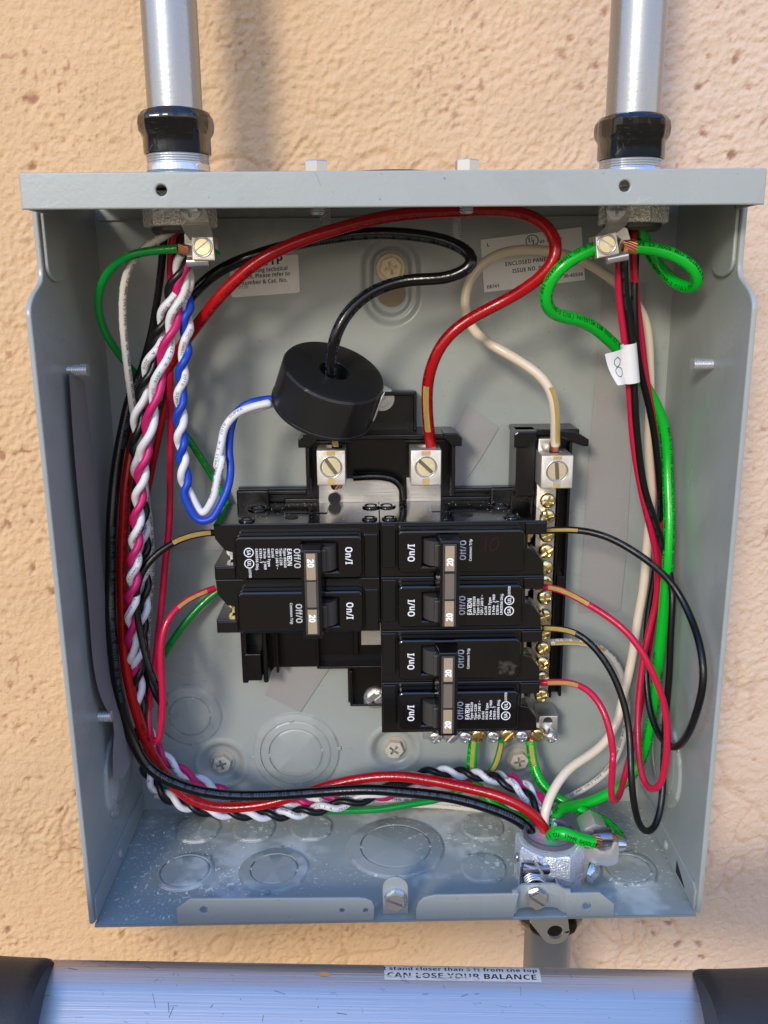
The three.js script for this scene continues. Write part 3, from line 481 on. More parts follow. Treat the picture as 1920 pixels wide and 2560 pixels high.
// ---------- black plastic breaker base with bus bars and lugs ----------
const base = thing('breaker_base', 'black plastic breaker base with two silver cable lugs on the back panel', 'breaker base');
{
  const s = shape([[-0.0755, 0.0805], [-0.0634, 0.0805], [-0.0602, 0.0845], [-0.0226, 0.0845], [-0.0226, 0.0640], [0.02, 0.0640], [0.0640, 0.09], [0.0640, 0.1790], [0.0320, 0.1790], [0.0305, 0.2080], [-0.0395, 0.2080], [-0.0405, 0.1800], [-0.0745, 0.1800]]);
  part('base_plate', [plate(s, 0.0012, 0.0056, 0.0008)], mat.black, base);
  const P0 = (n, g, m = mat.black, l) => part(n, g, m, base, l);
  P0('upper_tab', [bx(-0.032, 0.0125, 0.205, 0.2268, 0.0012, 0.0085, 0.0008), bx(-0.032, 0.0128, 0.2252, 0.2272, 0.008, 0.0130, 0.0006), bx(0.0112, 0.0128, 0.2085, 0.2265, 0.008, 0.0130, 0.0006)]);
  // lug compartment: side rims, flared top shelf, ribs
  P0('side_rim', bx(-0.0397, -0.0378, 0.1785, 0.2070, 0.005, 0.0235, 0.0005)); P0('side_rim', bx(0.0285, 0.0304, 0.1785, 0.2070, 0.005, 0.0235, 0.0005));
  P0('top_shelf', [bx(-0.040, 0.0306, 0.2062, 0.2086, 0.0012, 0.0240, 0.0006), plate(shape([[-0.0428, 0.2030], [-0.0375, 0.2030], [-0.0330, 0.2075], [-0.0330, 0.2092], [-0.0405, 0.2092], [-0.0428, 0.2070]]), 0.010, 0.0255, 0.0006), plate(shape([[0.0332, 0.2030], [0.0285, 0.2030], [0.0245, 0.2075], [0.0245, 0.2092], [0.0310, 0.2092], [0.0332, 0.2070]]), 0.010, 0.0255, 0.0006), bx(-0.0370, -0.0170, 0.2040, 0.2055, 0.010, 0.0200, 0.0004), bx(0.0060, 0.0260, 0.2040, 0.2055, 0.010, 0.0200, 0.0004)]);
  for (const g of [bx(-0.0745, -0.0405, 0.1768, 0.1792, 0.003, 0.0086, 0.0008), bx(0.0295, 0.0640, 0.1768, 0.1792, 0.003, 0.0086, 0.0008), bx(-0.0750, -0.0590, 0.1690, 0.1796, 0.003, 0.0094, 0.0012), bx(0.0490, 0.0645, 0.1690, 0.1796, 0.003, 0.0094, 0.0012), bx(-0.052, 0.0600, 0.166, 0.1748, 0.003, 0.0074, 0.0008)]) P0('front_rail', g);
  for (const g of [bx(-0.0755, -0.0725, 0.0808, 0.13, 0.0050, 0.0160, 0.0007), bx(-0.0648, -0.0622, 0.0812, 0.13, 0.0050, 0.0170, 0.0010), bx(-0.0585, -0.0572, 0.0848, 0.13, 0.0050, 0.0130, 0.0005), bx(-0.0380, -0.0366, 0.0870, 0.13, 0.0050, 0.0130, 0.0005), bx(-0.0378, -0.005, 0.0866, 0.0880, 0.0050, 0.0130, 0.0005), bx(-0.0215, -0.0198, 0.0660, 0.0846, 0.0050, 0.0115, 0.0005), bx(-0.0215, -0.005, 0.0648, 0.0660, 0.0050, 0.0115, 0.0005)]) P0('rail', g);
  P0('clip_block', bx(-0.0735, -0.0655, 0.0830, 0.0975, 0.0050, 0.0180, 0.0006)); P0('boss', cylZ(0.0021, 0.0010).translate(-0.0688, 0.1045, 0.0058)); P0('rail', bx(-0.0195, -0.0165, 0.0925, 0.1100, 0.0050, 0.0090, 0.0006));
  // curved insulating rim beside the left bus tab
  const rim = curve([P('O', 355, 312, 0.0115), P('O', 500, 308, 0.0115), P('O', 575, 325, 0.0115), P('O', 618, 365, 0.0115), P('O', 632, 430, 0.0115)], 40);
  P0('curved_rim', sweep(rim, 0.0019, 10));
  const tab = new THREE.Shape(); tab.moveTo(-0.0350, 0.158); tab.lineTo(0.0046, 0.158); tab.lineTo(0.0046, 0.1806); tab.absarc(0.0006, 0.1806, 0.0040, 0, PI / 2); tab.lineTo(-0.0350, 0.1846);
  P0('bus_tab', plate(tab, 0.0058, 0.0078, 0.0003), mat.tin, 'pale metal bus tab below the left lug'); P0('bus_tab', plate(shape([[0.0080, 0.158], [0.0250, 0.158], [0.0250, 0.1846], [0.0080, 0.1846]]), 0.0058, 0.0078, 0.0003), mat.tin, 'pale metal bus tab below the right lug');
  P0('tab_post', cylZ(0.0031, 0.003, 24).translate(-0.0272, 0.1752, 0.0092), mat.black);
  P0('bus_stab', bx(-0.0152, -0.002, 0.0975, 0.1095, 0.0050, 0.0085, 0.0003), mat.tin);
  const ws = hexHead(0.0042, 0.0030, 0.0062, true);
  const s1 = P0('base_screw', ws, mat.zinc, 'hex washer screw at the lower right of the black base'); s1.position.set(-0.0085, 0.0670, 0.0060); s1.rotation.z = 0.7;
  const s2 = P0('base_screw', ws, mat.zinc, 'hex washer screw beside the black sensor ring'); s2.position.set(-0.0035, 0.2235, 0.0086); s2.rotation.z = 0.7;
}
// cable lug: bored block with a round slotted set screw
const lugScrew = (() => { let g = cut(cylZ(0.0043, 0.003, 40).translate(0, 0, -0.0015), bx(-0.006, 0.006, -0.0009, 0.0009, -0.0020, 0.004, 0)); return toCreasedNormals(g, 0.5); })();
function lug(parent, x0, x1, y0, y1, z0, z1, ang, boreR = 0.0040, label) {
  const w = x1 - x0, h = y1 - y0, cx = (x0 + x1) / 2, cy = (y0 + y1) / 2, zc = z0 + (z1 - z0) * 0.42;
  let g = bx(x0, x1, y0, y1, z0, z1, 0.0005).toNonIndexed();
  g = cut(g, cyl(boreR, h * 1.4, 32).translate(cx, cy, zc), cylZ(0.0052, 0.01, 40).translate(cx, cy + 0.0004, z1 + 0.0045 - 0.0006));
  const l = part('lug', toCreasedNormals(g, 0.5), mat.alum, parent, label);
  for (const g of [bx(cx - 0.0020, cx + 0.0020, cy + 0.0057, y1 - 0.0004, z1 - 0.001, z1 + 0.00004, 0), bx(cx - 0.0018, cx + 0.0018, y0 + 0.0004, cy - 0.0050, z1 - 0.001, z1 + 0.00004, 0)]) part('yellow_stripe', g, std({ color: lin(0.62, 0.46, 0.20), metalness: 0.8, roughness: 0.4, bumpMap: rep(brushTex, 50), bumpScale: 0.00006 }), l);
  const s = part('set_screw', lugScrew, std({ color: lin(0.74, 0.66, 0.46), metalness: 1, roughness: 0.35, bumpMap: rep(brushTex, 30), bumpScale: 0.00005 }), l); s.position.set(cx, cy + 0.0004, z1 - 0.0001); s.rotation.z = ang;
  part('slot', bx(-0.0040, 0.0040, -0.00078, 0.00078, -0.0022, -0.0005, 0), mat.slotDirt, s);
  part('screw_rim', new THREE.TorusGeometry(0.0049, 0.00035, 8, 40).translate(cx, cy + 0.0004, z1 - 0.0001), mat.zinc, l);
  return l;
}
lug(base, -0.0338, -0.0208, 0.1873, 0.2036, 0.0180, 0.0355, -0.95, 0.0040, 'left cable lug with the slot falling to the right');
lug(base, 0.0089, 0.0228, 0.1868, 0.2032, 0.0180, 0.0355, -0.75, 0.0040, 'right cable lug below the red cable');

// ---------- neutral bar ----------
const nb = thing('neutral_bar', 'upright silver terminal bar with brass screws right of the breakers', 'terminal bar');
{
  part('holder', [bx(0.0590, 0.0865, 0.0705, 0.2065, 0.0012, 0.0100, 0.0006), bx(0.0590, 0.0680, 0.178, 0.2065, 0.0095, 0.0230, 0.0006), bx(0.0672, 0.0684, 0.0715, 0.205, 0.0095, 0.0190, 0.0004), bx(0.0800, 0.0812, 0.0715, 0.205, 0.0095, 0.0185, 0.0004), bx(0.0852, 0.0866, 0.0715, 0.205, 0.0095, 0.0170, 0.0004), bx(0.0812, 0.0850, 0.128, 0.1370, 0.0095, 0.020, 0.0004)], mat.black, nb);
  part('flared_cap', [plate(shape([[0.0575, 0.2020], [0.0640, 0.2020], [0.0680, 0.2055], [0.0680, 0.2096], [0.0590, 0.2096], [0.0575, 0.2085]]), 0.011, 0.0255, 0.0006), bx(0.0585, 0.0890, 0.2070, 0.2096, 0.0012, 0.0200, 0.0006), plate(shape([[0.0790, 0.2096], [0.0860, 0.2092], [0.0930, 0.2050], [0.0930, 0.2018], [0.0905, 0.2018], [0.0790, 0.2062]]), 0.011, 0.0230, 0.0008)], mat.black, nb);
  const barM = mat.tin;
  part('bar', toCreasedNormals(cut(bx(0.0695, 0.0788, 0.0725, 0.2055, 0.0100, 0.0215, 0.0004).toNonIndexed(), cylZ(0.0024, 0.01, 24).translate(0.0732, 0.2020, 0.020)), 0.5), barM, nb);
  const hg = [headCross(0.0036, 0.0030), headCross(0.0036, 0.0030, 'combo')];
  const ys = [0.1769, 0.1692, 0.1602, 0.1522, 0.1440, 0.1366, 0.1287, 0.1193, 0.1103, 0.1023, 0.0943, 0.0865, 0.0772];
  ys.forEach((y, i) => { const g = part('terminal_screw', [hg[i % 2], cylZ(0.0026, 0.006).translate(0, 0, -0.003)], mat.dichromate, nb); g.position.set(0.0739 + (0.1769 - y) * 0.004, y, 0.0262); g.rotation.z = rr(0, 3); });
  lug(nb, 0.0684, 0.0830, 0.1848, 0.2002, 0.0185, 0.0362, 1.66, 0.0040, 'cable lug on top of the upright bar below the cream wire');
}
// ---------- ground bar ----------
const gb = thing('ground_bar', 'level silver ground bar with a row of screws under the breakers', 'terminal bar');
{
  part('bar', toCreasedNormals(cut(bx(0.0160, 0.0835, 0.0490, 0.0575, 0.0040, 0.0180, 0.0005).toNonIndexed(), cyl(0.0021, 0.03, 20).translate(0.0795, 0.054, 0.0125)), 0.5), mat.tin, gb);
  part('end_block', toCreasedNormals(cut(bx(0.0755, 0.0852, 0.0500, 0.0612, 0.0030, 0.0182, 0.0006).toNonIndexed(), cylZ(0.0024, 0.03, 24).translate(0.0800, 0.0583, 0.0170)), 0.5), mat.tin, gb);
  const h1 = headCross(0.0033, 0.0030), h2 = headCross(0.0036, 0.0028, 'slot');
  [0.0219, 0.0297, 0.0371, 0.0438, 0.0512, 0.0587, 0.0658, 0.0739, 0.0806].forEach((x, i) => { const s = part('terminal_screw', [i % 2 ? h2 : h1, cylZ(0.0026, 0.005).translate(0, 0, -0.0025)], i % 2 && i > 2 ? mat.brass : mat.zinc, gb); s.position.set(x, 0.0530 + (i % 2 ? 0.0004 : 0), 0.0225); s.rotation.z = rr(0, 3); if (i == 8) s.scale.z = 1.6; });
}

// ---------- circuit breakers ----------
const PITCH = 0.02605, PX0 = 0.0075, PX1 = 0.0642, PY0 = -0.0221, PY1 = -0.0020;
function faceTex(kind) { // 56.7 x 20.1 mm at 20 px/mm; x along the breaker, lettering reads upward
  return canvasTex(1134, 402, (g, w, h) => {
    g.fillStyle = '#090909'; g.fillRect(0, 0, w, h); const S = 20, at = (mx, my, f, t, col = '#dfe2e6', max) => { g.save(); g.translate((mx - 7.5) * S, (my) * S); g.rotate(-PI / 2); g.font = f; g.fillStyle = col; g.textAlign = 'center'; g.textBaseline = 'middle'; g.fillText(t, 0, 0, max); g.restore(); };
    
    at(13.6, 10.6, 'bold 88px sans-serif', 'On/I', '#e8eaee', 168); 
    at(36.6, 9.6, 'bold 80px sans-serif', 'Off/O', '#cfd3da', 190); 
    if (kind === 'rating') {
      at(40.0, 10.2, 'bold 58px sans-serif', 'E', '#eceef2'); at(40.0, 10.2, 'bold 58px sans-serif', 'EATON', '#eceef2', 166);
      ['Type BR220', 'Type C220', '120 / 240 V ~', 'Cu/Al', 'HACR Type', '2 Pole   J-969', 'E7819 - T', 'LR43556 Disj.'].forEach((t, i) => { g.save(); g.translate((42.0 + i * 1.78 - 7.5) * S, 14.4 * S); g.rotate(-PI / 2); g.font = 'bold 33px sans-serif'; g.fillStyle = '#eceef2'; g.textBaseline = 'middle'; g.fillText(t, 0, 0, 10.4 * S); g.restore(); });
      for (const [my, t] of [[12.6, 'SA'], [7.4, 'UL']]) { g.lineWidth = 9; g.strokeStyle = '#eceef2'; g.beginPath(); g.arc((58.0 - 7.5) * S, my * S, 40, 0, 7); g.stroke(); at(58.0, my, 'bold 44px sans-serif', t, '#eceef2'); }
      at(57.8, 2.9, 'bold 30px sans-serif', 'LISTED', '#eceef2', 88);
    } else at(40.0, 9.6, 'bold 34px sans-serif', 'Common Trip', '#dfe2e6', 205);
    if (kind === '10') { g.strokeStyle = 'rgba(70,12,15,.7)'; g.lineWidth = 9; g.beginPath(); g.moveTo(47 * S - 7.5 * S, 70); g.lineTo(46.4 * S - 7.5 * S, 210); g.stroke(); g.beginPath(); g.ellipse(50.6 * S - 7.5 * S, 140, 34, 64, 0.35, 0, 7); g.stroke(); }
    if (kind === '8') { g.strokeStyle = 'rgba(2,2,3,.95)'; g.lineWidth = 10; g.beginPath(); g.ellipse(49.6 * S - 7.5 * S, 110, 40, 36, 0.2, 0, 7); g.stroke(); g.beginPath(); g.ellipse(50.2 * S - 7.5 * S, 196, 38, 46, 0.2, 0, 7); g.stroke(); g.fillStyle = 'rgba(2,2,3,.7)'; g.beginPath(); g.ellipse(56 * S - 7.5 * S, 130, 80, 100, 0, 0, 7); g.fill(); g.fillStyle = 'rgba(70,66,60,.5)'; for (let i = 0; i < 26; i++) { g.beginPath(); g.ellipse(58 * S - 7.5 * S + rr(-70, 70), 290 + rr(-60, 60), rr(6, 30), rr(6, 30), rr(0, 3), 0, 7); g.fill(); } }
    for (let i = 0; i < 150; i++) { g.fillStyle = `rgba(200,205,215,${rr(0.05, 0.4)})`; g.beginPath(); g.arc(rr(0, w), rr(0, h), rr(0.4, 1.6), 0, 7); g.fill(); }
  });
}
const faceMat = t => phy({ map: t, roughness: 0.13, specularIntensity: 1, ior: 1.6 });
const FM = { rating: faceMat(faceTex('rating')), plain: faceMat(faceTex('plain')), ten: faceMat(faceTex('10')), eight: faceMat(faceTex('8')) };
const twentyTex = canvasTex(160, 512, (g, w, h) => { g.fillStyle = '#a08d74'; g.fillRect(0, 0, w, h); for (let i = 0; i < 500; i++) { g.fillStyle = `rgba(${rnd() < 0.5 ? '60,50,40' : '220,205,180'},.10)`; g.fillRect(rr(0, w), rr(0, h), rr(2, 14), rr(2, 14)); } g.save(); g.translate(w / 2, h * 0.64); g.rotate(-PI / 2); g.font = 'bold 150px sans-serif'; g.textAlign = 'center'; g.textBaseline = 'middle'; g.fillStyle = '#f4f4f2'; g.strokeStyle = '#f4f4f2'; g.lineWidth = 8; g.fillText('20', 0, 4, 210); g.strokeText('20', 0, 4, 210); g.restore(); });
const insMat = std({ map: twentyTex, roughness: 0.5 }), insBlank = std({ color: lin(0.16, 0.13, 0.10), roughness: 0.45, bumpMap: rep(smudgeTex, 40), bumpScale: 0.0002 });
const greyPl = phy({ color: lin(0.05, 0.046, 0.042), roughness: 0.3 });
function makeBreaker(name, label, faces, dust) {
  const b = thing(name, label, 'circuit breaker', 'two-pole breakers clipped on the black base');
  for (let k = 0; k < 2; k++) {
    const y = -k * PITCH, X = 0.0752 - k * 0.0004;
    const out = [[0, y], [X, y], [X, y - 0.0066], [X - 0.0085, y - 0.0066], [X - 0.0085, y - 0.0128], [X - 0.0052, y - 0.0136], [X - 0.0010, y - 0.0192], [X - 0.0006, y - PITCH + 0.00012], [0, y - PITCH + 0.00012]];
    const hs = part('pole_housing', plate(shape(out), 0.008, 0.047, 0.0004), mat.blackGloss, b);
    part('end_step', bx(0.0006, 0.0070, y - PITCH + 0.0050, y - 0.0006, 0.0465, 0.0485, 0.0005), mat.blackGloss, hs); part('end_step', bx(0.0652, X - 0.0006, y - 0.0062, y - 0.0006, 0.0465, 0.0482, 0.0005), mat.blackGloss, hs);
    part('terminal', [bx(X - 0.0086, X - 0.0060, y - 0.0125, y - 0.0070, 0.020, 0.040, 0.0004), cylZ(0.0024, 0.004, 20).translate(X - 0.0062, y - 0.0096, 0.0330)], k ? mat.tin : mat.brass, hs);
    // raised face with the printed lettering and a well for the handle
    const s = rrect(PX0, PX1, y + PY0, y + PY1, 0.0026), well = new THREE.Path(); well.moveTo(0.0190, y - 0.0186); well.lineTo(0.0190, y - 0.0056); well.lineTo(0.0338, y - 0.0056); well.lineTo(0.0338, y - 0.0186); s.holes.push(well);
    const g = plate(s, 0.0466, 0.0535, 0.0013, 5), p = g.attributes.position, uv = g.attributes.uv;
    for (let i = 0; i < p.count; i++) uv.setXY(i, (p.getX(i) - PX0) / (PX1 - PX0), (p.getY(i) - y - PY0) / (PY1 - PY0));
    part('face_plate', g, faces[k], b);
    part('toggle', [cyl(0.0078, 0.0112, 48).translate(0.0266, y - 0.0121, 0.0500), bx(0.0235, 0.0325, y - 0.0174, y - 0.0068, 0.050, 0.0600, 0.0008)], greyPl, b);
  }
  // tie bar over both handles with its label windows
  const prof = shape([[0.0246, 0.0548], [0.0350, 0.0548], [0.0342, 0.0645], [0.0256, 0.0645]]);
  const tie = new THREE.ExtrudeGeometry(prof, { depth: 0.0386, bevelEnabled: true, bevelThickness: 0.0012, bevelSize: 0.0006, bevelOffset: -0.0006, bevelSegments: 3 }).rotateX(PI / 2).translate(0, -0.0050, 0);
  const tb = part('handle_tie', tie, mat.black, b);
  const win = (y0, y1, m, z, n) => { const g = bx(0.0278, 0.0318, y0, y1, 0.0630, z, 0.0001), p = g.attributes.position, uv = g.attributes.uv; for (let i = 0; i < p.count; i++) uv.setXY(i, (p.getX(i) - 0.0278) / 0.0040, (p.getY(i) - y0) / (y1 - y0)); return part(n, g, m, tb); };
  part('window_frame', bx(0.0268, 0.0328, -0.0434, -0.0055, 0.0638, 0.06475, 0.0003), greyPl, tb);
  win(-0.0176, -0.0062, insMat, 0.06495, 'rating_label'); win(-0.0432, -0.0312, insMat, 0.06495, 'rating_label'); win(-0.0305, -0.0183, insBlank, 0.0651, 'blank_insert');
  part('insert_gap', bx(0.0274, 0.0322, -0.0187, -0.0180, 0.0640, 0.0652, 0), mat.dark, tb); part('insert_gap', bx(0.0274, 0.0322, -0.0312, -0.0306, 0.0640, 0.0652, 0), mat.dark, tb);
  return b;
}
function topDetails(b, flip) { // rivets, hole and moulded panel on the upper side of the top breakers
  const y = flip ? -2 * PITCH : 0, s = flip ? -1 : 1, add = (n, g, m) => part(n, g, m, b);
  for (const [x, z, r] of [[0.0575, 0.020, 0.0042], [0.0035, 0.018, 0.0036], [0.0042, 0.041, 0.0028], [0.0600, 0.041, 0.0030]]) add('rivet', [new THREE.TorusGeometry(r, 0.0008, 8, 32).rotateX(PI / 2).translate(x, y + s * 0.0001, z), cyl(r * 0.55, 0.0008, 24).translate(x, y + s * 0.0002, z)], mat.blackGloss);
  add('vent_hole', cyl(0.0030, 0.0002, 24).translate(0.0400, y + s * 0.0001, 0.036), mat.dark);
  add('moulded_panel', [bx(0.024, 0.045, Math.min(y, y + s * 0.0003), Math.max(y, y + s * 0.0003), 0.018, 0.029, 0.0001)], mat.blackGloss);
  const d = []; for (let i = 0; i < 120; i++) { const q = rr(0.00008, 0.0002) * (rnd() < 0.05 ? 2 : 1); d.push(tf(new THREE.TetrahedronGeometry(q), rr(0.001, 0.066), y + s * q * 0.4, rr(0.009, 0.046), rr(0, 3), rr(0, 3), 0)); }
  const m = add('dust', d, std({ color: lin(0.6, 0.6, 0.58), roughness: 0.9 })); m.userData.kind = 'stuff';
}
const BY = 0.1727, BX = -0.0053;
const b1 = makeBreaker('circuit_breaker', 'upper right black breaker marked with a faint red handwritten 10', [FM.ten, FM.rating]); b1.position.set(BX, BY, 0); topDetails(b1);
const b2 = makeBreaker('circuit_breaker', 'lower right black breaker with a handwritten 8 and a grey scuff', [FM.eight, FM.rating]); b2.position.set(BX - 0.0002, BY - 2 * PITCH, 0);
const b3 = makeBreaker('circuit_breaker', 'left black breaker with lettering turned the other way', [FM.plain, FM.rating]); b3.rotation.z = PI; b3.position.set(BX - 0.0006, BY - 2 * PITCH, 0); topDetails(b3, true);

// ---------- sensor ring round the black cable ----------
{
  const c = thing('current_sensor', 'thick black plastic ring threaded on the black cable', 'current sensor', undefined, [-0.0243, 0.2405, 0.0460]);
  c.quaternion.setFromUnitVectors(V(0, 1, 0), V(0.30, 0.86, 0.44).normalize());
  const R = 0.0228, r = 0.0066, h = 0.0205;
  part('ring', lathe([[r, -h], [r, -0.0004], [r + 0.0004, 0], [R - 0.0020, 0], [R - 0.0008, -0.0004], [R - 0.0002, -0.0014], [R + 0.0003, -h + 0.0016], [R + 0.0006, -h + 0.0014], [R + 0.0006, -h + 0.0002], [R, -h], [r, -h]], 96), phy({ color: lin(0.012, 0.012, 0.012), roughness: 0.34, bumpMap: rep(grainTex, 4), bumpScale: 0.00005 }), c);
  const a = 0.42, f = part('clear_flap', sweep([...Array(9)].map((_, i) => V((R + 0.0009) * Math.cos(a + i * 0.02), 0, -(R + 0.0009) * Math.sin(a + i * 0.02) * -1)), 0.0002, 4), mat.zinc, c); f.visible = true;
  f.geometry = bx(-0.0002, 0.0002, -0.0150, -0.0010, -0.0016, 0.0016, 0).rotateY(0).translate(R + 0.0006, 0, 0).rotateY(-0.25); f.material = phy({ color: lin(0.75, 0.75, 0.75), roughness: 0.25 });
}

// ---------- grounding bushings ----------
function bushing(label, x, y, z, turn, R = 0.0150) { // octagonal cast body, mouth at -y
  const b = thing('grounding_bushing', label, 'grounding bushing', 'cast bushings on the conduit ends', [x, y, z]); b.rotation.y = turn;
  const pts = [...Array(16)].map((_, i) => { const a = i * PI / 8, q = i % 2 ? R * 0.94 : R; return [q * Math.cos(a), q * Math.sin(a)]; });
  part('body', toCreasedNormals(plate(shape(pts, [[0, 0, R * 0.78]]), 0, 0.0135, 0.0009).rotateX(PI / 2), 0.5), mat.cast, b);
  part('plastic_throat', lathe([[R * 0.62, 0.002], [R * 0.62, -0.0155], [R * 0.70, -0.0163], [R * 0.79, -0.0150], [R * 0.79, -0.001]], 48), phy({ color: lin(0.05, 0.045, 0.045), roughness: 0.35 }), b);
  return b;
}
const bl = bushing('left cast bushing on the conduit with the thin green wire', -0.0868, 0.3130, 0.045, 0.2);
const br = bushing('right cast bushing on the conduit with the bright green loop', 0.1010, 0.3130, 0.045, 0.2);
function strapLug(b, t, z, q, label) { // q: screen spots of strap, block and screws; built in world space then attached
  const w0 = new THREE.Group(); b.add(w0); b.updateMatrixWorld(true); const inv = b.matrixWorld.clone().invert(); b.remove(w0);
  const put = (n, g, m, parent = b) => { const p = part(n, (Array.isArray(g) ? merge(g) : g).clone().applyMatrix4(inv), m, parent); return p; };
  const S = q.strap, top = poly(t, z - 0.006, S.slice(0, 2)), mid = poly(t, z - 0.005, S.slice(2, 4)), low = poly(t, z - 0.0005, S.slice(4, 6));
  const strip = (a, bb) => { const pos = [], idx = [], L = [a, bb]; const A = curve(a, 14), B = curve(bb, 14), n = A.length; for (let s = 0; s < 2; s++) for (let i = 0; i < n; i++) for (const e of [A[i], B[i]]) pos.push(e.x, e.y - 0, e.z - s * 0.0013); const o = n * 2; for (let i = 0; i < n - 1; i++) { const k = i * 2; idx.push(k, k + 2, k + 1, k + 1, k + 2, k + 3, o + k, o + k + 1, o + k + 2, o + k + 1, o + k + 3, o + k + 2, k, o + k, k + 2, o + k, o + k + 2, k + 2, k + 1, k + 3, o + k + 1, o + k + 1, k + 3, o + k + 3); } const g = new THREE.BufferGeometry(); g.setAttribute('position', new THREE.Float32BufferAttribute(pos, 3)); g.setAttribute('uv', new THREE.Float32BufferAttribute(pos.flatMap((_, i) => i % 3 ? [] : [pos[i], pos[i + 1]]), 2)); g.setIndex(idx); return toCreasedNormals(g, 0.6); };
  const st = strip([top[0], mid[0], low[0]], [top[1], mid[1], low[1]]); st.computeVertexNormals();
  const sp = put('strap', st, mat.alum); 
  const bp = poly(t, z, q.block), g = plate(shape(bp), z - 0.0115, z, 0.0004), ctr = P(t, ...q.bore, z - 0.0062);
  const dirX = bp[1].clone().sub(bp[0]).normalize(), cylG = cyl(0.0033, 0.06, 28).rotateZ(PI / 2 + Math.atan2(dirX.y, dirX.x)).translate(ctr.x, ctr.y, ctr.z);
  const lg = put('lug', toCreasedNormals(cut(g, cylG), 0.5), mat.alum);
  const c = P(t, ...q.screw, z); put('set_screw', lugScrew.clone().scale(0.72, 0.72, 0.9).rotateZ(q.ang).translate(c.x, c.y, z + 0.0006), std({ color: lin(0.78, 0.68, 0.42), metalness: 1, roughness: 0.28 }), lg);
  put('screw_rim', new THREE.TorusGeometry(0.0036, 0.0004, 8, 36).translate(c.x, c.y, z + 0.0001), mat.zinc, lg);
  const h = P(t, ...q.head, z - 0.004); put('strap_screw', headCross(0.0042, 0.0028).translate(h.x, h.y, h.z - 0.0018), mat.zinc, sp);
  return ctr;
}
strapLug(bl, 'U', 0.0640, { strap: [[850, 150], [1280, 150], [850, 540], [1400, 560], [1010, 830], [1460, 830]], block: [[1050, 770], [1450, 770], [1490, 1215], [1065, 1215]], bore: [1200, 1000], screw: [1255, 960], ang: 0.65, head: [1020, 260] });
strapLug(br, 'W', 0.0660, { strap: [[330, 100], [745, 90], [345, 520], [760, 470], [145, 770], [560, 690]], block: [[140, 760], [530, 670], [590, 1090], [170, 1180]], bore: [560, 960], screw: [355, 915], ang: -0.55, head: [540, 240] });
{ // jaw plates and pins of the two lugs
  const a = poly('W', 0.061, [[560, 690], [800, 490], [900, 860], [860, 1090], [590, 1110], [640, 960], [700, 800]]);
  br.updateMatrixWorld(true); const inv = br.matrixWorld.clone().invert();
  part('jaw', plate(shape(a), 0.052, 0.0550, 0.0003).applyMatrix4(inv), mat.alum, br);
  part('pin', bar(P('W', 350, 1200, 0.061), P('W', 740, 1120, 0.061), 0.0020, 16).applyMatrix4(inv), mat.zinc, br);
  bl.updateMatrixWorld(true); const inv2 = bl.matrixWorld.clone().invert(), c = poly('U', 0.059, [[835, 545], [1000, 600], [1050, 800], [1070, 1210], [975, 1240], [930, 1250], [885, 1080], [990, 940], [860, 900]]);
  part('jaw', plate(shape(c), 0.0500, 0.0530, 0.0003).applyMatrix4(inv2), mat.alum, bl);
  part('pin', bar(P('U', 970, 1245, 0.059), P('U', 1380, 1235, 0.059), 0.0019, 16).applyMatrix4(inv2), mat.zinc, bl);
}
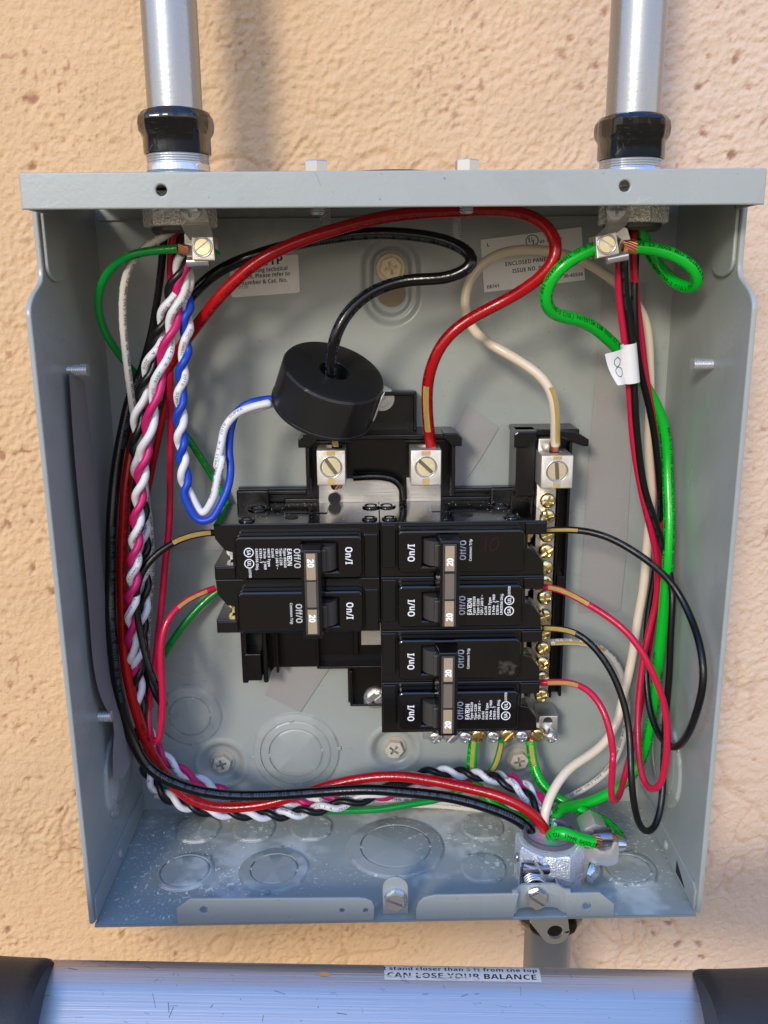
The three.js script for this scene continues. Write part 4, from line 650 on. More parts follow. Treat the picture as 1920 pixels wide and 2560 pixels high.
{ // bottom bushing stands on the floor of the box, mouth up
  const R = 0.0160, cx = 0.0735, cz = 0.0630, b = thing('grounding_bushing', 'bottom cast bushing standing on the box floor with a saddle lug', 'grounding bushing', 'cast bushings on the conduit ends', [cx, 0, cz]);
  const pts = [...Array(8)].map((_, i) => { const a = i * PI / 4 + 0.42, q = R * 1.03; return [q * Math.cos(a), q * Math.sin(a)]; });
  const wmat = std({ color: lin(0.86, 0.88, 0.90), metalness: 0.65, roughness: 0.24, bumpMap: rep(castTex, 70), bumpScale: 0.0004 });
  part('body', toCreasedNormals(plate(shape(pts, [[0, 0, R * 0.78]]), 0, 0.0165, 0.0022, 3).rotateX(-PI / 2).translate(0, 0.0045, 0), 0.5), wmat, b);
  part('collar', [lathe([[R * 0.8, 0.0], [R * 1.02, 0.0], [R * 1.02, 0.0042], [R * 0.9, 0.0052], [R * 0.8, 0.0052]], 48), lathe([[R * 0.8, 0.0190], [R * 0.92, 0.0190], [R * 0.88, 0.0222], [R * 0.80, 0.0226]], 48)], wmat, b);
  part('plastic_throat', lathe([[R * 0.66, 0.004], [R * 0.66, 0.0235], [R * 0.70, 0.0246], [R * 0.76, 0.0246], [R * 0.79, 0.0230], [R * 0.79, 0.010]].reverse(), 64), phy({ color: lin(0.09, 0.09, 0.11), roughness: 0.32, side: THREE.DoubleSide }), b);
  const off = p => V(p.x - cx, p.y, p.z - cz), z = 0.0680;
  const saddle = new THREE.Shape(); const q = (x, y) => P('R', x, y, z), L = [[890, 390], [900, 840], [955, 845], [1010, 700], [1020, 585], [1130, 620], [1240, 640], [1330, 620], [1380, 590], [1400, 470], [1395, 340], [1345, 318], [1318, 350], [1290, 415], [1230, 445], [1170, 440], [1105, 400], [1000, 410]];
  const pl = plate(shape(L.map(a => { const c = q(...a); return [c.x - cx, c.y]; })), z - cz - 0.012, z - cz, 0.0005);
  const lg = part('saddle_lug', toCreasedNormals(pl, 0.6), mat.alum, b);
  part('jaw', toCreasedNormals(plate(shape(poly('R', 0.060, [[925, 215], [960, 170], [1100, 90], [1250, 165], [1235, 200], [1150, 260], [1100, 250]]).map(c => [c.x - cx, c.y])), 0.060 - cz - 0.012, 0.060 - cz, 0.0008), 0.6), mat.alum, lg);
  part('clamp_screw', [sweep([q(1130, 360), q(1215, 345), q(1320, 345)].map(off).map(c => c.add(V(0, 0, -0.005))), (t) => 0.0046 + 0.0005 * Math.sin(t * 60), 24)], mat.steelDark, lg);
  part('screw_end', [sweep([q(1370, 430), q(1440, 432), q(1500, 440)].map(off).map(c => c.add(V(0, 0, -0.005))), t => 0.0036 - 0.0006 * ss(0.7, 1, t) + 0.0002 * Math.sin(t * 30), 24)], mat.zinc, lg);
  const hd = part('strap_screw', headCross(0.0048, 0.0040, 'slot'), mat.zinc, lg), hp = off(P('R', 1045, 700, 0.069)); hd.position.copy(hp); hd.rotation.set(0, 0.9, 0.6);
  const sc = part('side_screw', headCross(0.0022, 0.0014), mat.zinc, b); sc.position.set(-R * 0.97, 0.013, 0.003); sc.rotation.y = -PI / 2;
}

// ---------- wires ----------
function printTex(bg, fg, text, dash) { // jacket with printed legend, 0.12 m long, once round
  const t = canvasTex(1536, 128, (g, w, h) => {
    g.fillStyle = bg; g.fillRect(0, 0, w, h); g.fillStyle = fg;
    for (const y of [18, 61, 104]) { g.save(); g.scale(1.5, 1); g.font = 'bold 19px monospace'; g.textBaseline = 'middle'; g.fillText(text, y, y, w * 0.58); g.restore(); }
    for (let i = 0; i < 60; i++) { g.fillStyle = `rgba(${dash},${rr(0.03, 0.14)})`; g.fillRect(rr(0, w), rr(0, h), rr(8, 90), rr(1, 4)); }
  });
  t.wrapS = t.wrapT = THREE.RepeatWrapping; t.repeat.set(1 / 0.12, -1); return t;
}
const jacket = (map, o = {}) => phy({ map, roughness: 0.2, specularIntensity: 0.85, bumpMap: (() => { const b = grainTex.clone(); b.repeat.set(18, 0.6); b.needsUpdate = true; return b; })(), bumpScale: 0.00004, ...o });
const WM = {
  black: jacket(printTex('#09090a', '#3b4757', 'AWG 6 (UL) THHN OR THWN GASOLINE AND OIL RESISTANT II VW-1 600V', '90,95,105')),
  blackThin: jacket(printTex('#09090a', '#3a4048', '12 AWG THHN OR THWN 600V', '110,110,110'), { roughness: 0.34 }),
  red: jacket(printTex('#a60a12', '#3c0507', 'AWG 6 CU (UL) THHN OR THWN-2 GASOLINE AND OIL RESISTANT 600V', '60,5,8')),
  redThin: jacket(printTex('#a3121f', '#5a0b12', '12 AWG (UL) THHN OR THWN', '230,90,100')),
  pinkRed: jacket(printTex('#bd183e', '#7a0c28', '12 AWG THHN', '240,120,130')),
  cream: jacket(printTex('#dccdb6', '#bdb3a4', ' ', '150,130,110')),
  whiteThin: jacket(printTex('#d6d0c6', '#2c2a28', 'R2 PUBLIC WIRE 12 AWG (UL) TYPE THHN OR THWN 600V NYLON OR THWN', '120,110,100')),
  green: jacket(printTex('#02b52a', '#04280c', 'AWG 6 CU THHN GASOLINE-2 C(UL) PATENTSW.COM 600V CT RATED', '180,255,180')),
  greenThin: jacket(printTex('#058a35', '#06401a', '12 AWG CU THHN', '150,230,160')),
  sWhite: jacket(printTex('#dcdcdf', '#6b6b70', 'E32 AWM 600V 90C Swell I A  2016  SUPRA', '200,90,110'), { roughness: 0.42 }),
  sBlack: jacket(printTex('#0a0a0b', '#2c2c30', ' ', '90,90,90'), { roughness: 0.36 }),
  sMagenta: jacket(printTex('#c01464', '#a01050', ' ', '255,120,180'), { roughness: 0.42 }),
  sBlue: jacket(printTex('#0d3fae', '#0a3080', ' ', '90,140,240'), { roughness: 0.42 }),
};
const path = (...segs) => segs.flatMap(([t, ...p]) => p.map(([x, y, z]) => { // kept clear of the side walls
  const q = P(t, x, y, z), L = 0.1300; if (Math.abs(q.x) > L) { const c = camera.position, k = (Math.sign(q.x) * L - c.x) / (q.x - c.x); q.sub(c).multiplyScalar(k).add(c); } return q;
}));
const ALLW = [];
function wire(label, pts, r, m, group) {
  const c = curve(smooth(curve(tidy(pts)), 10)).map((q, i, a) => { const t = Math.min(1, i / 12, (a.length - 1 - i) / 12), k = 0.0009 * t, o = pts[0].x * 91; return q.add(V(k * N(i * 0.06, o, 1), k * N(i * 0.06, o, 5), k * N(i * 0.06, o, 9))); }); const w = solo('wire', sweep(c, r, r > 0.002 ? 18 : 14), m, label, 'wire', group); w.userData.r = r; ALLW.push(w); delete w.userData.r;
  w.pts = c; w.rad = r; return w;
}
// stretch of yellow inspection paint on the side of a wire that faces out of the box
function paint(w, a, b, ang = 0, width = 0.85) { width *= 0.8;
  const n = w.pts.length, ia = Math.max(0, Math.round(a * (n - 1))), ib = Math.min(n - 1, Math.round(b * (n - 1))), seg = w.pts.slice(ia, ib + 1);
  const up = V(Math.sin(ang), 0, Math.cos(ang)).addScaledVector(V(0, 1, 0), 0.25).normalize();
  part('paint_mark', sweep(seg, w.rad, 8, -width, width, 0.00012, up, false), mat.goldPaint, w, 'yellow paint stroke on the insulation');
}
function strands(w, p0, p1, n = 9, spread = 0.8) { // bare copper between the jacket and the lug
  const g = [], ax = p1.clone().sub(p0).normalize(), u = V(0, 0, 1).addScaledVector(ax, -ax.z).normalize(), b = ax.clone().cross(u);
  for (let i = 0; i < n; i++) { const a = i / n * 2 * PI, R = w.rad * spread, at = (c, t, q) => c.clone().addScaledVector(u, Math.cos(a + t) * q).addScaledVector(b, Math.sin(a + t) * q); g.push(sweep([at(p0, 0, R), at(p0.clone().lerp(p1, 0.5), 0.5, R * 0.95), at(p1, 1, R * 0.8)], R * 0.36, 6)); }
  g.push(bar(p0, p1, w.rad * 0.55, 8));
  part('copper_strands', g, mat.copper, w, 'bare twisted copper end');
}
const gTop = undefined;
// the heavy black and red cables
const wb = wire('thick black cable from the left lug through the ring and down the left side', path(
  ['Y', [838, 500, 0.029], [835, 440, 0.030], [822, 360, 0.034], [800, 200, 0.041]], ['D', [535, 975, 0.0500], [545, 900, 0.0525], [575, 790, 0.053], [650, 655, 0.052], [770, 545, 0.050], [900, 490, 0.049], [1050, 465, 0.050], [1230, 460, 0.054], [1380, 435, 0.058], [1440, 385, 0.058], [1400, 320, 0.055], [1260, 255, 0.050], [1050, 210, 0.046], [800, 200, 0.043], [550, 225, 0.041], [300, 265, 0.039], [60, 335, 0.038]],
  ['C', [1330, 400, 0.037], [1200, 500, 0.035], [1080, 640, 0.031], [960, 830, 0.028], [850, 1020, 0.028], [770, 1200, 0.030], [720, 1400, 0.032], [690, 1600, 0.034]],
  ['F', [645, 300, 0.036], [630, 600, 0.039], [628, 1000, 0.041], [635, 1350, 0.043], [660, 1650, 0.044], [710, 1900, 0.045], [780, 2060, 0.046]],
  ['J', [430, 280, 0.046], [520, 395, 0.047], [640, 475, 0.047], [800, 535, 0.046], [1000, 560, 0.045], [1250, 562, 0.044], [1500, 550, 0.043]],
  ['K', [300, 634, 0.043], [600, 622, 0.044], [850, 637, 0.046], [1100, 665, 0.048], [1350, 715, 0.051], [1600, 805, 0.054]], ['L', [215, 460, 0.056], [290, 520, 0.057], [330, 585, 0.058], [350, 690, 0.058]]), 0.00255, WM.black);
paint(wb, 0.004, 0.015, -0.2, 0.7);
strands(wb, P('Y', 838, 488, 0.029), P('Y', 838, 530, 0.027), 10); strands(wb, P('Y', 832, 765, 0.0255), P('Y', 836, 800, 0.0255), 8, 0.85);
const wr = wire('thick red cable arching over the top and down the left side', path(
  ['Y', [1532, 480, 0.029], [1522, 400, 0.031], [1505, 250, 0.036], [1500, 100, 0.041]], ['D', [1108, 1080, 0.044], [1135, 970, 0.047], [1210, 830, 0.049], [1320, 730, 0.050], [1460, 650, 0.050], [1640, 560, 0.051]],
  ['E', [130, 575, 0.053], [270, 490, 0.056], [370, 400, 0.058], [410, 300, 0.058], [385, 200, 0.056], [300, 120, 0.053], [180, 75, 0.050], [20, 60, 0.048]], ['D', [1300, 62, 0.047], [1050, 75, 0.047], [800, 110, 0.048], [560, 170, 0.050], [330, 250, 0.052], [100, 370, 0.051]],
  ['C', [1400, 480, 0.050], [1270, 610, 0.046], [1160, 745, 0.040], [1060, 890, 0.031], [960, 1040, 0.027], [870, 1220, 0.027], [800, 1420, 0.028], [770, 1600, 0.030]],
  ['F', [735, 300, 0.031], [715, 600, 0.033], [705, 950, 0.035], [712, 1250, 0.037], [735, 1550, 0.038], [780, 1800, 0.039], [840, 2010, 0.039]],
  ['J', [500, 220, 0.039], [560, 340, 0.038], [650, 470, 0.037], [760, 580, 0.037], [900, 635, 0.038], [1080, 640, 0.039], [1260, 605, 0.039], [1450, 545, 0.038], [1600, 505, 0.037]],
  ['K', [380, 565, 0.036], [600, 535, 0.037], [820, 530, 0.039], [1050, 555, 0.042], [1300, 605, 0.046], [1500, 665, 0.050]], ['L', [140, 330, 0.052], [250, 390, 0.055], [340, 460, 0.057], [395, 540, 0.058], [415, 640, 0.058], [418, 720, 0.058]]), 0.00255, WM.red);
paint(wr, 0.012, 0.044, -0.25, 0.6);
strands(wr, P('Y', 1532, 468, 0.029), P('Y', 1535, 520, 0.027), 10);
// cream neutral
const wc = wire('thick cream wire from the upright bar, looping behind the red arc to the bottom', path(
  ['E', [398, 1450, 0.029], [398, 1330, 0.033], [396, 1200, 0.036], [370, 1110, 0.036], [300, 1030, 0.034], [190, 955, 0.031], [40, 870, 0.028]], ['D', [1400, 800, 0.022], [1345, 690, 0.018], [1335, 570, 0.015], [1380, 440, 0.014], [1470, 350, 0.014], [1600, 302, 0.014]],
  ['E', [200, 285, 0.014], [350, 298, 0.015], [500, 335, 0.016], [640, 405, 0.017], [760, 490, 0.018], [860, 590, 0.019], [925, 690, 0.020], [955, 820, 0.020], [960, 1000, 0.020], [955, 1250, 0.020], [952, 1500, 0.020]],
  ['I', [878, 60, 0.020], [868, 280, 0.020], [855, 480, 0.020], [832, 700, 0.021], [800, 920, 0.022], [768, 1120, 0.024], [735, 1320, 0.026], [695, 1500, 0.029], [640, 1690, 0.032], [560, 1820, 0.035], [450, 1905, 0.039], [330, 1980, 0.043], [235, 2080, 0.047]],
  ['L', [440, 300, 0.051], [395, 380, 0.054], [372, 450, 0.056], [375, 560, 0.057], [385, 680, 0.057]]), 0.00225, WM.cream);
paint(wc, 0.004, 0.062, 0.2, 0.55);
strands(wc, P('E', 395, 1438, 0.029), P('E', 388, 1515, 0.026), 12);
// bright green bonding wires
const wg = wire('thick bright green wire looping at the right bushing and running down the right side', path(
  ['E', [890, 110, 0.045], [905, 190, 0.044], [950, 300, 0.040], [1020, 410, 0.040], [1110, 500, 0.046], [1190, 545, 0.052], [1250, 525, 0.057], [1250, 450, 0.060], [1180, 375, 0.061], [1080, 315, 0.061], [960, 285, 0.0605], [872, 280, 0.060]]), 0.0026, WM.green);
strands(wg, P('E', 876, 280, 0.060), P('E', 800, 275, 0.060), 12, 0.85);
const wg2 = wire('thick bright green wire from the lug curling left then down behind the tag', path(
  ['E', [690, 265, 0.060], [630, 285, 0.060], [540, 320, 0.061], [440, 385, 0.061], [360, 470, 0.060], [325, 560, 0.058], [345, 640, 0.055], [420, 690, 0.050], [510, 705, 0.046], [620, 750, 0.041], [720, 830, 0.036], [800, 915, 0.031], [870, 1010, 0.027], [950, 1130, 0.025], [1010, 1240, 0.024], [1048, 1360, 0.024], [1063, 1550, 0.024]],
  ['I', [990, 100, 0.024], [1000, 300, 0.024], [1000, 500, 0.024], [990, 720, 0.024], [968, 900, 0.024], [945, 1100, 0.024], [920, 1350, 0.025], [895, 1550, 0.026], [865, 1720, 0.027], [825, 1880, 0.028], [760, 2010, 0.029], [680, 2090, 0.030]],
  ['L', [790, 305, 0.031], [690, 355, 0.033], [590, 388, 0.036], [510, 400, 0.040], [455, 420, 0.046], [430, 480, 0.052], [420, 600, 0.054], [418, 700, 0.054]]), 0.0027, WM.green);
const wg3 = wire('short bright green wire bending out of the bottom bushing into its lug', path(['R', [560, 420, 0.055], [520, 300, 0.059], [475, 110, 0.064], [490, 75, 0.066], [540, 100, 0.067], [620, 170, 0.068], [720, 235, 0.0685], [850, 285, 0.0685], [960, 315, 0.068], [1075, 330, 0.0675]]), 0.0029, WM.green);
strands(wg3, P('R', 1070, 330, 0.0672), P('R', 1150, 300, 0.066), 9);
const wg4 = wire('green wire with yellow mark from the level bar right end to the bottom lug', path(
  ['X', [1185, 130, 0.018], [1190, 200, 0.019], [1200, 330, 0.021], [1225, 450, 0.023], [1280, 560, 0.026]], ['L', [360, 260, 0.028], [430, 325, 0.031], [530, 385, 0.035], [650, 440, 0.041], [760, 495, 0.047], [840, 555, 0.052], [885, 605, 0.055], [880, 640, 0.057], [850, 620, 0.060], [800, 585, 0.062]]), 0.0025, WM.green);
paint(wg4, 0.03, 0.17, -0.1, 0.5); strands(wg4, P('X', 1186, 140, 0.018), P('X', 1178, 105, 0.018), 8); strands(wg4, P('L', 805, 588, 0.062), P('L', 760, 580, 0.064), 8);
const wg5 = wire('short thick green wire with a yellow mark hanging under the middle of the level bar', path(['X', [600, 90, 0.016], [595, 200, 0.017], [575, 330, 0.019], [560, 440, 0.020], [565, 540, 0.021], [620, 620, 0.022], [720, 680, 0.024]], ['K', [1420, 690, 0.026], [1520, 740, 0.030], [1600, 800, 0.036]], ['L', [330, 480, 0.046], [380, 590, 0.050]]), 0.0027, WM.green);
paint(wg5, 0.0, 0.24, -0.05, 0.42);
// thin green from the left bushing behind the breakers and along the bottom
const wg6 = wire('thin green wire from the left bushing lug running behind the left breaker', path(
  ['U', [790, 990, 0.0585], [600, 1000, 0.0585]], ['C', [1000, 296, 0.0585], [900, 300, 0.058], [790, 322, 0.056], [690, 375, 0.052], [615, 460, 0.047], [583, 570, 0.043], [592, 690, 0.039], [630, 800, 0.035], [700, 910, 0.030], [800, 1035, 0.022], [900, 1155, 0.015], [1000, 1280, 0.012], [1110, 1400, 0.010], [1200, 1540, 0.009]],
  ['F', [1230, 100, 0.008], [1330, 250, 0.007], [1410, 390, 0.0055], [1470, 560, 0.0045], [1520, 760, 0.0042], [1480, 960, 0.0045], [1340, 1060, 0.007], [1200, 1205, 0.010], [1090, 1340, 0.012], [1010, 1450, 0.014], [930, 1620, 0.016], [880, 1800, 0.019], [870, 1980, 0.022]],
  ['J', [530, 330, 0.025], [610, 510, 0.026], [760, 600, 0.025], [1000, 660, 0.024], [1250, 680, 0.023], [1520, 660, 0.022]], ['K', [300, 770, 0.022], [500, 762, 0.022], [700, 752, 0.022], [900, 725, 0.022], [1100, 690, 0.021], [1300, 600, 0.020]], ['X', [760, 540, 0.019], [800, 430, 0.018], [850, 310, 0.018], [885, 180, 0.018], [890, 100, 0.018]]), 0.00175, WM.greenThin);
paint(wg6, 0.962, 0.996, -0.1, 0.7); strands(wg6, P('U', 800, 990, 0.0585), P('U', 990, 1010, 0.058), 10, 0.9);
wire('tiny green stub of wire behind the left bushing lug', [P('U', 1450, 1060, 0.056), P('U', 1500, 1085, 0.055), P('U', 1520, 1100, 0.053)], 0.00175, WM.greenThin);
// white 12 gauge from the left conduit, along the bottom, up to the upright bar
const ww = wire('thin white printed wire bowing out of the left bushing and down the left bundle', path(
  ['C', [1060, 150, 0.046], [1000, 205, 0.050], [900, 255, 0.051], [810, 320, 0.050], [750, 410, 0.048], [728, 540, 0.046], [730, 680, 0.044], [742, 850, 0.042], [758, 1030, 0.040], [780, 1200, 0.036], [805, 1360, 0.031], [850, 1560, 0.026]],
  ['F', [845, 200, 0.024], [868, 400, 0.023], [895, 560, 0.023], [908, 760, 0.023], [905, 960, 0.022], [895, 1150, 0.022], [880, 1320, 0.021], [860, 1550, 0.020], [850, 1800, 0.020]],
  ['J', [520, 350, 0.019], [640, 520, 0.018], [850, 600, 0.017], [1200, 610, 0.016], [1550, 580, 0.015]], ['K', [450, 665, 0.014], [700, 690, 0.013], [950, 700, 0.012], [1200, 705, 0.011], [1450, 735, 0.011]], ['L', [250, 400, 0.011], [440, 380, 0.012], [520, 345, 0.013], [620, 285, 0.014], [730, 210, 0.015], [820, 120, 0.016]],
  ['I', [640, 1900, 0.016], [690, 1780, 0.016], [715, 1640, 0.016], [715, 1500, 0.016], [690, 1370, 0.016], [630, 1260, 0.017], [550, 1180, 0.018], [450, 1145, 0.019], [330, 1132, 0.0195], [200, 1140, 0.020]]), 0.00168, WM.whiteThin);
paint(ww, 0.955, 0.995, 0, 0.5);
wire('lower thin grey-white printed wire along the bottom of the back panel', path(['J', [560, 560, 0.012], [800, 650, 0.010], [1200, 670, 0.008], [1600, 640, 0.006]], ['K', [500, 700, 0.006], [800, 720, 0.005], [1050, 728, 0.005], [1300, 748, 0.006], [1480, 762, 0.007]], ['L', [260, 420, 0.010], [340, 440, 0.018], [400, 520, 0.034], [410, 640, 0.048]]), 0.00168, WM.whiteThin);
// black and red thin pair from the left conduit to the left breaker
const wk = wire('thin black wire from the left bushing looping into the left breaker', path(
  ['C', [975, 180, 0.044], [965, 300, 0.042], [945, 480, 0.038], [925, 640, 0.034], [900, 800, 0.031], [850, 960, 0.028], [800, 1120, 0.027], [770, 1300, 0.026], [760, 1500, 0.025]],
  ['F', [760, 150, 0.025], [790, 500, 0.026], [820, 900, 0.026], [850, 1300, 0.027], [890, 1600, 0.030], [940, 1760, 0.034], [990, 1850, 0.039], [1015, 1860, 0.043], [1010, 1810, 0.046], [960, 1730, 0.047], [900, 1600, 0.047], [850, 1430, 0.046], [815, 1260, 0.045], [800, 1100, 0.044], [815, 980, 0.043], [860, 880, 0.042], [940, 790, 0.040], [1050, 712, 0.038], [1160, 665, 0.036], [1290, 638, 0.034], [1380, 640, 0.032]]), 0.0016, WM.blackThin);
paint(wk, 0.935, 0.985, -0.2, 0.8);
wire('second thin black wire dropping straight from the left bushing', path(['C', [1075, 180, 0.043], [1050, 400, 0.040], [1000, 620, 0.034], [930, 800, 0.030], [880, 900, 0.026], [820, 1050, 0.022], [780, 1250, 0.020]], ['F', [770, 200, 0.020], [790, 700, 0.020], [820, 1200, 0.020], [880, 1650, 0.022], [900, 1800, 0.024]]), 0.0016, WM.blackThin);
const wp = wire('thin red wire from the left bushing looping low and into the left breaker', path(
  ['C', [1030, 180, 0.046], [1015, 300, 0.043], [1010, 500, 0.037], [1010, 750, 0.031], [1010, 1000, 0.028], [1010, 1300, 0.027], [1008, 1600, 0.027]],
  ['F', [1036, 300, 0.027], [1025, 650, 0.028], [995, 960, 0.028], [965, 1250, 0.029], [940, 1500, 0.030], [910, 1730, 0.032], [893, 1900, 0.034], [893, 2030, 0.037], [915, 2120, 0.040], [940, 2130, 0.044], [965, 2080, 0.047], [978, 1950, 0.049], [982, 1750, 0.049], [972, 1550, 0.048], [975, 1400, 0.046], [1005, 1270, 0.044], [1070, 1170, 0.041], [1160, 1100, 0.038], [1250, 1055, 0.035], [1350, 1025, 0.032]]), 0.0016, WM.pinkRed);
paint(wp, 0.945, 0.990, 0.2, 0.6);
wire('thin dark red wire beside the other one under the left bushing', path(['C', [1065, 190, 0.043], [1050, 330, 0.039], [1030, 600, 0.030], [1020, 800, 0.024], [1012, 1000, 0.021], [960, 1300, 0.018], [900, 1600, 0.017]], ['F', [850, 500, 0.016], [850, 1000, 0.016], [880, 1500, 0.018], [905, 1850, 0.022]]), 0.0016, WM.redThin);
// right side pairs
const r1 = wire('thin red wire at right that loops low and climbs into the second pole at right', path(
  ['E', [800, 170, 0.046], [775, 320, 0.050], [775, 480, 0.048], [790, 640, 0.046], [808, 820, 0.045], [825, 1000, 0.044], [840, 1180, 0.043], [855, 1400, 0.042], [880, 1600, 0.040]],
  ['I', [800, 60, 0.038], [835, 240, 0.036], [880, 400, 0.034], [915, 560, 0.031], [920, 740, 0.029], [900, 920, 0.029], [860, 1080, 0.030], [820, 1250, 0.032], [800, 1450, 0.035], [788, 1650, 0.039], [788, 1820, 0.044], [800, 1980, 0.050], [825, 2110, 0.056], [880, 2165, 0.061], [935, 2110, 0.064], [970, 1980, 0.065], [985, 1820, 0.065], [980, 1660, 0.064], [950, 1500, 0.063], [895, 1350, 0.061], [810, 1190, 0.058], [700, 1060, 0.054], [560, 950, 0.049], [420, 858, 0.045], [300, 795, 0.041], [190, 765, 0.038], [100, 765, 0.036]]), 0.0016, WM.pinkRed);
paint(r1, 0.935, 0.985, 0.1, 0.7);
const r2 = wire('thin red wire at right that bends into the lowest right pole', path(
  ['E', [860, 170, 0.044], [855, 320, 0.046], [868, 480, 0.042], [885, 680, 0.037], [910, 880, 0.033], [945, 1100, 0.030], [990, 1350, 0.026]],
  ['I', [930, 100, 0.022], [940, 400, 0.019], [925, 700, 0.018], [890, 1000, 0.019], [850, 1250, 0.021], [820, 1500, 0.025], [790, 1700, 0.029], [745, 1880, 0.035], [695, 2060, 0.043]], ['L', [845, 300, 0.050], [815, 370, 0.055], [792, 395, 0.059], [778, 360, 0.061], [780, 220, 0.063], [782, 60, 0.063]],
  ['I', [620, 1960, 0.062], [613, 1830, 0.061], [590, 1690, 0.058], [545, 1560, 0.054], [480, 1465, 0.049], [400, 1415, 0.045], [300, 1402, 0.041], [180, 1408, 0.037], [100, 1410, 0.036]]), 0.0016, WM.pinkRed);
paint(r2, 0.945, 0.985, -0.1, 0.7);
const k1 = wire('thin black wire under the white tag that loops lowest and enters the third right pole', path(
  ['E', [830, 170, 0.047], [803, 330, 0.052], [812, 480, 0.050], [832, 680, 0.048], [850, 850, 0.047], [865, 1050, 0.046], [872, 1250, 0.045], [890, 1450, 0.043], [910, 1600, 0.041]],
  ['I', [812, 40, 0.040], [850, 180, 0.039], [900, 320, 0.037], [950, 470, 0.035], [990, 620, 0.033], [1015, 780, 0.032], [1015, 960, 0.033], [1005, 1200, 0.036], [990, 1450, 0.040], [975, 1700, 0.045], [960, 1950, 0.051]],
  ['L', [1085, 230, 0.055], [1075, 380, 0.060], [1050, 510, 0.065], [1010, 575, 0.069], [968, 550, 0.071], [930, 470, 0.072], [905, 350, 0.071], [893, 200, 0.069], [888, 60, 0.066]],
  ['I', [745, 1880, 0.063], [735, 1740, 0.060], [705, 1580, 0.057], [655, 1430, 0.054], [590, 1290, 0.051], [510, 1175, 0.048], [420, 1090, 0.045], [310, 1052, 0.041], [190, 1044, 0.038], [100, 1045, 0.036]]), 0.0016, WM.blackThin);
paint(k1, 0.950, 0.988, -0.1, 0.8);
const k2 = wire('thin black wire making the widest loop at right into the top right pole', path(
  ['E', [880, 170, 0.044], [870, 400, 0.042], [865, 700, 0.042], [875, 900, 0.041], [910, 1050, 0.038], [950, 1200, 0.035], [985, 1350, 0.032], [1005, 1500, 0.029]],
  ['I', [935, 60, 0.026], [935, 300, 0.022], [915, 500, 0.020], [885, 750, 0.020], [855, 950, 0.022], [842, 1150, 0.025], [842, 1350, 0.029], [858, 1530, 0.035], [895, 1680, 0.042], [955, 1790, 0.050], [1030, 1840, 0.058], [1110, 1790, 0.065], [1170, 1660, 0.068], [1210, 1500, 0.069], [1222, 1350, 0.068], [1200, 1170, 0.066], [1140, 970, 0.064], [1050, 790, 0.061], [930, 650, 0.057], [790, 540, 0.053], [640, 455, 0.048], [500, 405, 0.044], [340, 385, 0.040], [200, 388, 0.037], [100, 395, 0.035]]), 0.0016, WM.blackThin);
paint(k2, 0.952, 0.990, 0.1, 0.55);

// ---------- twisted pairs ----------
function pair(name, label, pts, r, pitch, mats, ph = 0, tail) {
  const g = thing(name, label, 'twisted pair'), c0 = smooth(curve(tidy(pts)), 12), c = curve(c0, Math.ceil(new THREE.CatmullRomCurve3(c0, false, 'centripetal').getLength() / 0.0009)); let len = 0, ang = ph;
  const out = [[], []], n = c.length; let u = V(0, 0, 1);
  c.forEach((p, i) => { if (i) len += p.distanceTo(c[i - 1]); const T = c[Math.min(n - 1, i + 1)].clone().sub(c[Math.max(0, i - 1)]).normalize(); u.addScaledVector(T, -u.dot(T)).normalize(); const b = T.clone().cross(u), t = i / n, pt = typeof pitch === 'number' ? pitch : pitch[0] + (pitch[1] - pitch[0]) * ss(pitch[2], pitch[3], t), a = ang; ang += c[Math.min(n - 1, i + 1)].distanceTo(p) / pt * 2 * PI * (1 + 0.5 * N(i * 0.018, ph * 5, 2)); for (let s = 0; s < 2; s++) { const q = a + s * PI; out[s].push(p.clone().addScaledVector(u, Math.cos(q) * r * 0.98).addScaledVector(b, Math.sin(q) * r * 0.98)); } });
  out.forEach((o, s) => { const pp = tail ? curve(smooth(curve(tidy([...o.slice(0, -6).filter((_, i) => i % 5 == 0), ...tail[s]], 0.005), 700), 10), 420) : o; part('strand', sweep(pp, r, 12), mats[s][0], g, mats[s][1]); });
  return g;
}
pair('twisted_pair', 'black and white twisted pair on the left bundle and along the bottom', path(
  ['C', [1090, 330, 0.052], [1050, 450, 0.052], [1005, 590, 0.051], [955, 760, 0.050], [905, 920, 0.049], [860, 1080, 0.047], [825, 1240, 0.045], [805, 1420, 0.043], [800, 1580, 0.041]],
  ['F', [815, 100, 0.038], [830, 300, 0.037], [850, 520, 0.036], [860, 720, 0.036], [862, 900, 0.036], [860, 1080, 0.036], [848, 1250, 0.036], [825, 1420, 0.037], [812, 1560, 0.037], [820, 1720, 0.037], [838, 1880, 0.036]],
  ['J', [482, 240, 0.034], [510, 420, 0.033], [560, 520, 0.034], [650, 585, 0.035], [780, 640, 0.036], [950, 668, 0.036], [1150, 680, 0.036], [1350, 680, 0.035], [1550, 655, 0.034]], ['K', [200, 755, 0.033], [400, 725, 0.032], [600, 680, 0.030], [780, 600, 0.026], [950, 515, 0.024], [1120, 495, 0.025], [1300, 510, 0.027], [1450, 540, 0.030]], ['L', [100, 225, 0.034], [190, 265, 0.038], [270, 320, 0.043], [330, 380, 0.048], [370, 450, 0.053], [380, 560, 0.056]]), 0.00172, [0.0245, 0.0205, 0.12, 0.25], [[WM.sWhite, 'white strand'], [WM.sBlack, 'black strand']], 0.6);
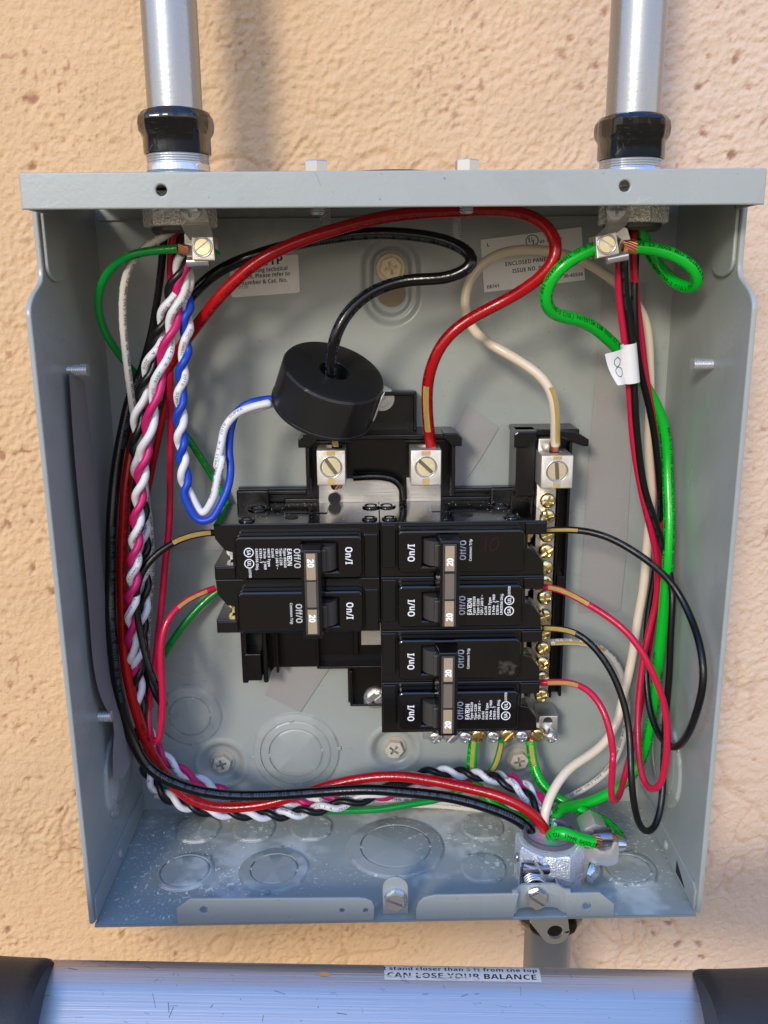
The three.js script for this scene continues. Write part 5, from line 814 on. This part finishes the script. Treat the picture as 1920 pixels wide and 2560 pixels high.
pair('twisted_pair', 'magenta and white twisted pair in front of the left bundle', path(
  ['C', [1105, 360, 0.050], [1080, 500, 0.052], [1045, 640, 0.053], [1015, 780, 0.053], [975, 920, 0.053], [935, 1080, 0.053], [905, 1230, 0.052], [875, 1390, 0.051], [850, 1560, 0.050]],
  ['F', [858, 60, 0.049], [838, 260, 0.048], [818, 450, 0.047], [805, 620, 0.047], [795, 790, 0.046], [788, 950, 0.046], [778, 1120, 0.044], [772, 1280, 0.042], [780, 1450, 0.039], [800, 1650, 0.035], [840, 1850, 0.032], [880, 2000, 0.030]],
  ['J', [520, 220, 0.029], [590, 320, 0.029], [670, 390, 0.029], [760, 450, 0.028], [870, 500, 0.028], [960, 545, 0.027], [1080, 600, 0.027], [1250, 615, 0.027], [1420, 605, 0.027], [1580, 590, 0.027]], ['K', [250, 705, 0.027], [420, 690, 0.026], [600, 685, 0.025], [750, 650, 0.023], [950, 570, 0.020], [1200, 540, 0.021], [1430, 530, 0.024], [1600, 550, 0.028]], ['L', [160, 210, 0.031], [250, 260, 0.035], [320, 315, 0.040], [380, 380, 0.046], [425, 450, 0.050], [440, 560, 0.054]]), 0.00172, [0.0325, 0.0195, 0.10, 0.24], [[WM.sWhite, 'white strand'], [WM.sMagenta, 'magenta strand']], 2.2);
const tailW = path(['F', [1215, 505, 0.050], [1250, 528, 0.0495], [1290, 490, 0.050], [1335, 400, 0.051], [1365, 260, 0.051], [1400, 120, 0.050]], ['C', [1285, 1590, 0.050], [1310, 1450, 0.049], [1335, 1345, 0.048], [1400, 1268, 0.047], [1490, 1228, 0.046], [1600, 1203, 0.045]], ['Y', [200, 225, 0.043], [320, 185, 0.043], [430, 160, 0.042], [480, 150, 0.042]]);
const tailB = path(['F', [1205, 540, 0.052], [1260, 562, 0.053], [1320, 545, 0.053], [1385, 450, 0.052], [1440, 320, 0.050], [1458, 180, 0.048]], ['C', [1365, 1620, 0.046], [1358, 1480, 0.045], [1370, 1350, 0.044], [1410, 1250, 0.043], [1490, 1200, 0.043], [1590, 1182, 0.042]], ['Y', [250, 150, 0.041], [380, 138, 0.041], [480, 135, 0.041]]);
pair('twisted_pair', 'blue and white twisted leads of the black ring, hanging in a loop', path(
  ['C', [1108, 380, 0.046], [1108, 520, 0.048], [1108, 680, 0.050], [1098, 840, 0.051], [1085, 1000, 0.051], [1072, 1150, 0.051], [1068, 1300, 0.051], [1074, 1450, 0.051], [1085, 1580, 0.051]], ['F', [1115, 50, 0.051], [1132, 180, 0.051], [1140, 300, 0.051], [1158, 410, 0.051], [1180, 470, 0.051]]), 0.00172, 0.0195, [[WM.sWhite, 'white lead'], [WM.sBlue, 'blue lead']], 2.4, [tailW, tailB]);

// ---------- white wire tag ----------
{
  const t = thing('wire_tag', 'white folded tag with a handwritten 8 on the right wires', 'tag');
  const c = P('E', 838, 965, 0.0485);
  const a = P('E', 832, 852, 0.049), b = P('E', 853, 1083, 0.049), up = a.clone().sub(b).normalize();
  part('wrap', sweep([b, b.clone().lerp(a, 0.33), b.clone().lerp(a, 0.66), a], 0.0034, 24, 0, 6.28, 0, null, false), std({ color: lin(0.74, 0.73, 0.72), roughness: 0.45, side: THREE.DoubleSide }), t);
  const tex = canvasTex(256, 380, (g, w, h) => { g.fillStyle = '#e4e3e1'; g.fillRect(0, 0, w, h); g.strokeStyle = '#1a1c2c'; g.lineWidth = 9; g.beginPath(); const pl = (p) => { p.forEach(([x, y], i) => i ? g.lineTo(x, y) : g.moveTo(x, y)); }; pl([[178, 96], [150, 70], [104, 96], [92, 140], [120, 180], [168, 158], [186, 110], [170, 84]]); g.stroke(); g.beginPath(); g.ellipse(136, 236, 52, 54, 0.2, 0, 7); g.stroke(); });
  const q = [[693, 912, 0.0535], [806, 880, 0.0500], [824, 1088, 0.0500], [768, 1098, 0.0530]].map(p => P('E', ...p)), pos = [], uv = [], idx = [], n = 8;
  for (let j = 0; j <= n; j++) for (let i = 0; i <= n; i++) { const u = i / n, v = j / n, l = q[0].clone().lerp(q[3], v), r = q[1].clone().lerp(q[2], v), p = l.lerp(r, u); p.z += 0.0012 * Math.sin(u * PI) - 0.0008 * Math.sin(v * PI); p.x -= 0.0008 * Math.sin(v * PI) * (1 - u); pos.push(p.x, p.y, p.z); uv.push(u, 1 - v); }
  for (let j = 0; j < n; j++) for (let i = 0; i < n; i++) { const k = j * (n + 1) + i; idx.push(k, k + n + 1, k + 1, k + 1, k + n + 1, k + n + 2); }
  const g = new THREE.BufferGeometry(); g.setAttribute('position', new THREE.Float32BufferAttribute(pos, 3)); g.setAttribute('uv', new THREE.Float32BufferAttribute(uv, 2)); g.setIndex(idx); g.computeVertexNormals();
  part('flag', g, std({ map: tex, roughness: 0.5, side: THREE.DoubleSide }), t);
}

renderer.render(scene, camera);
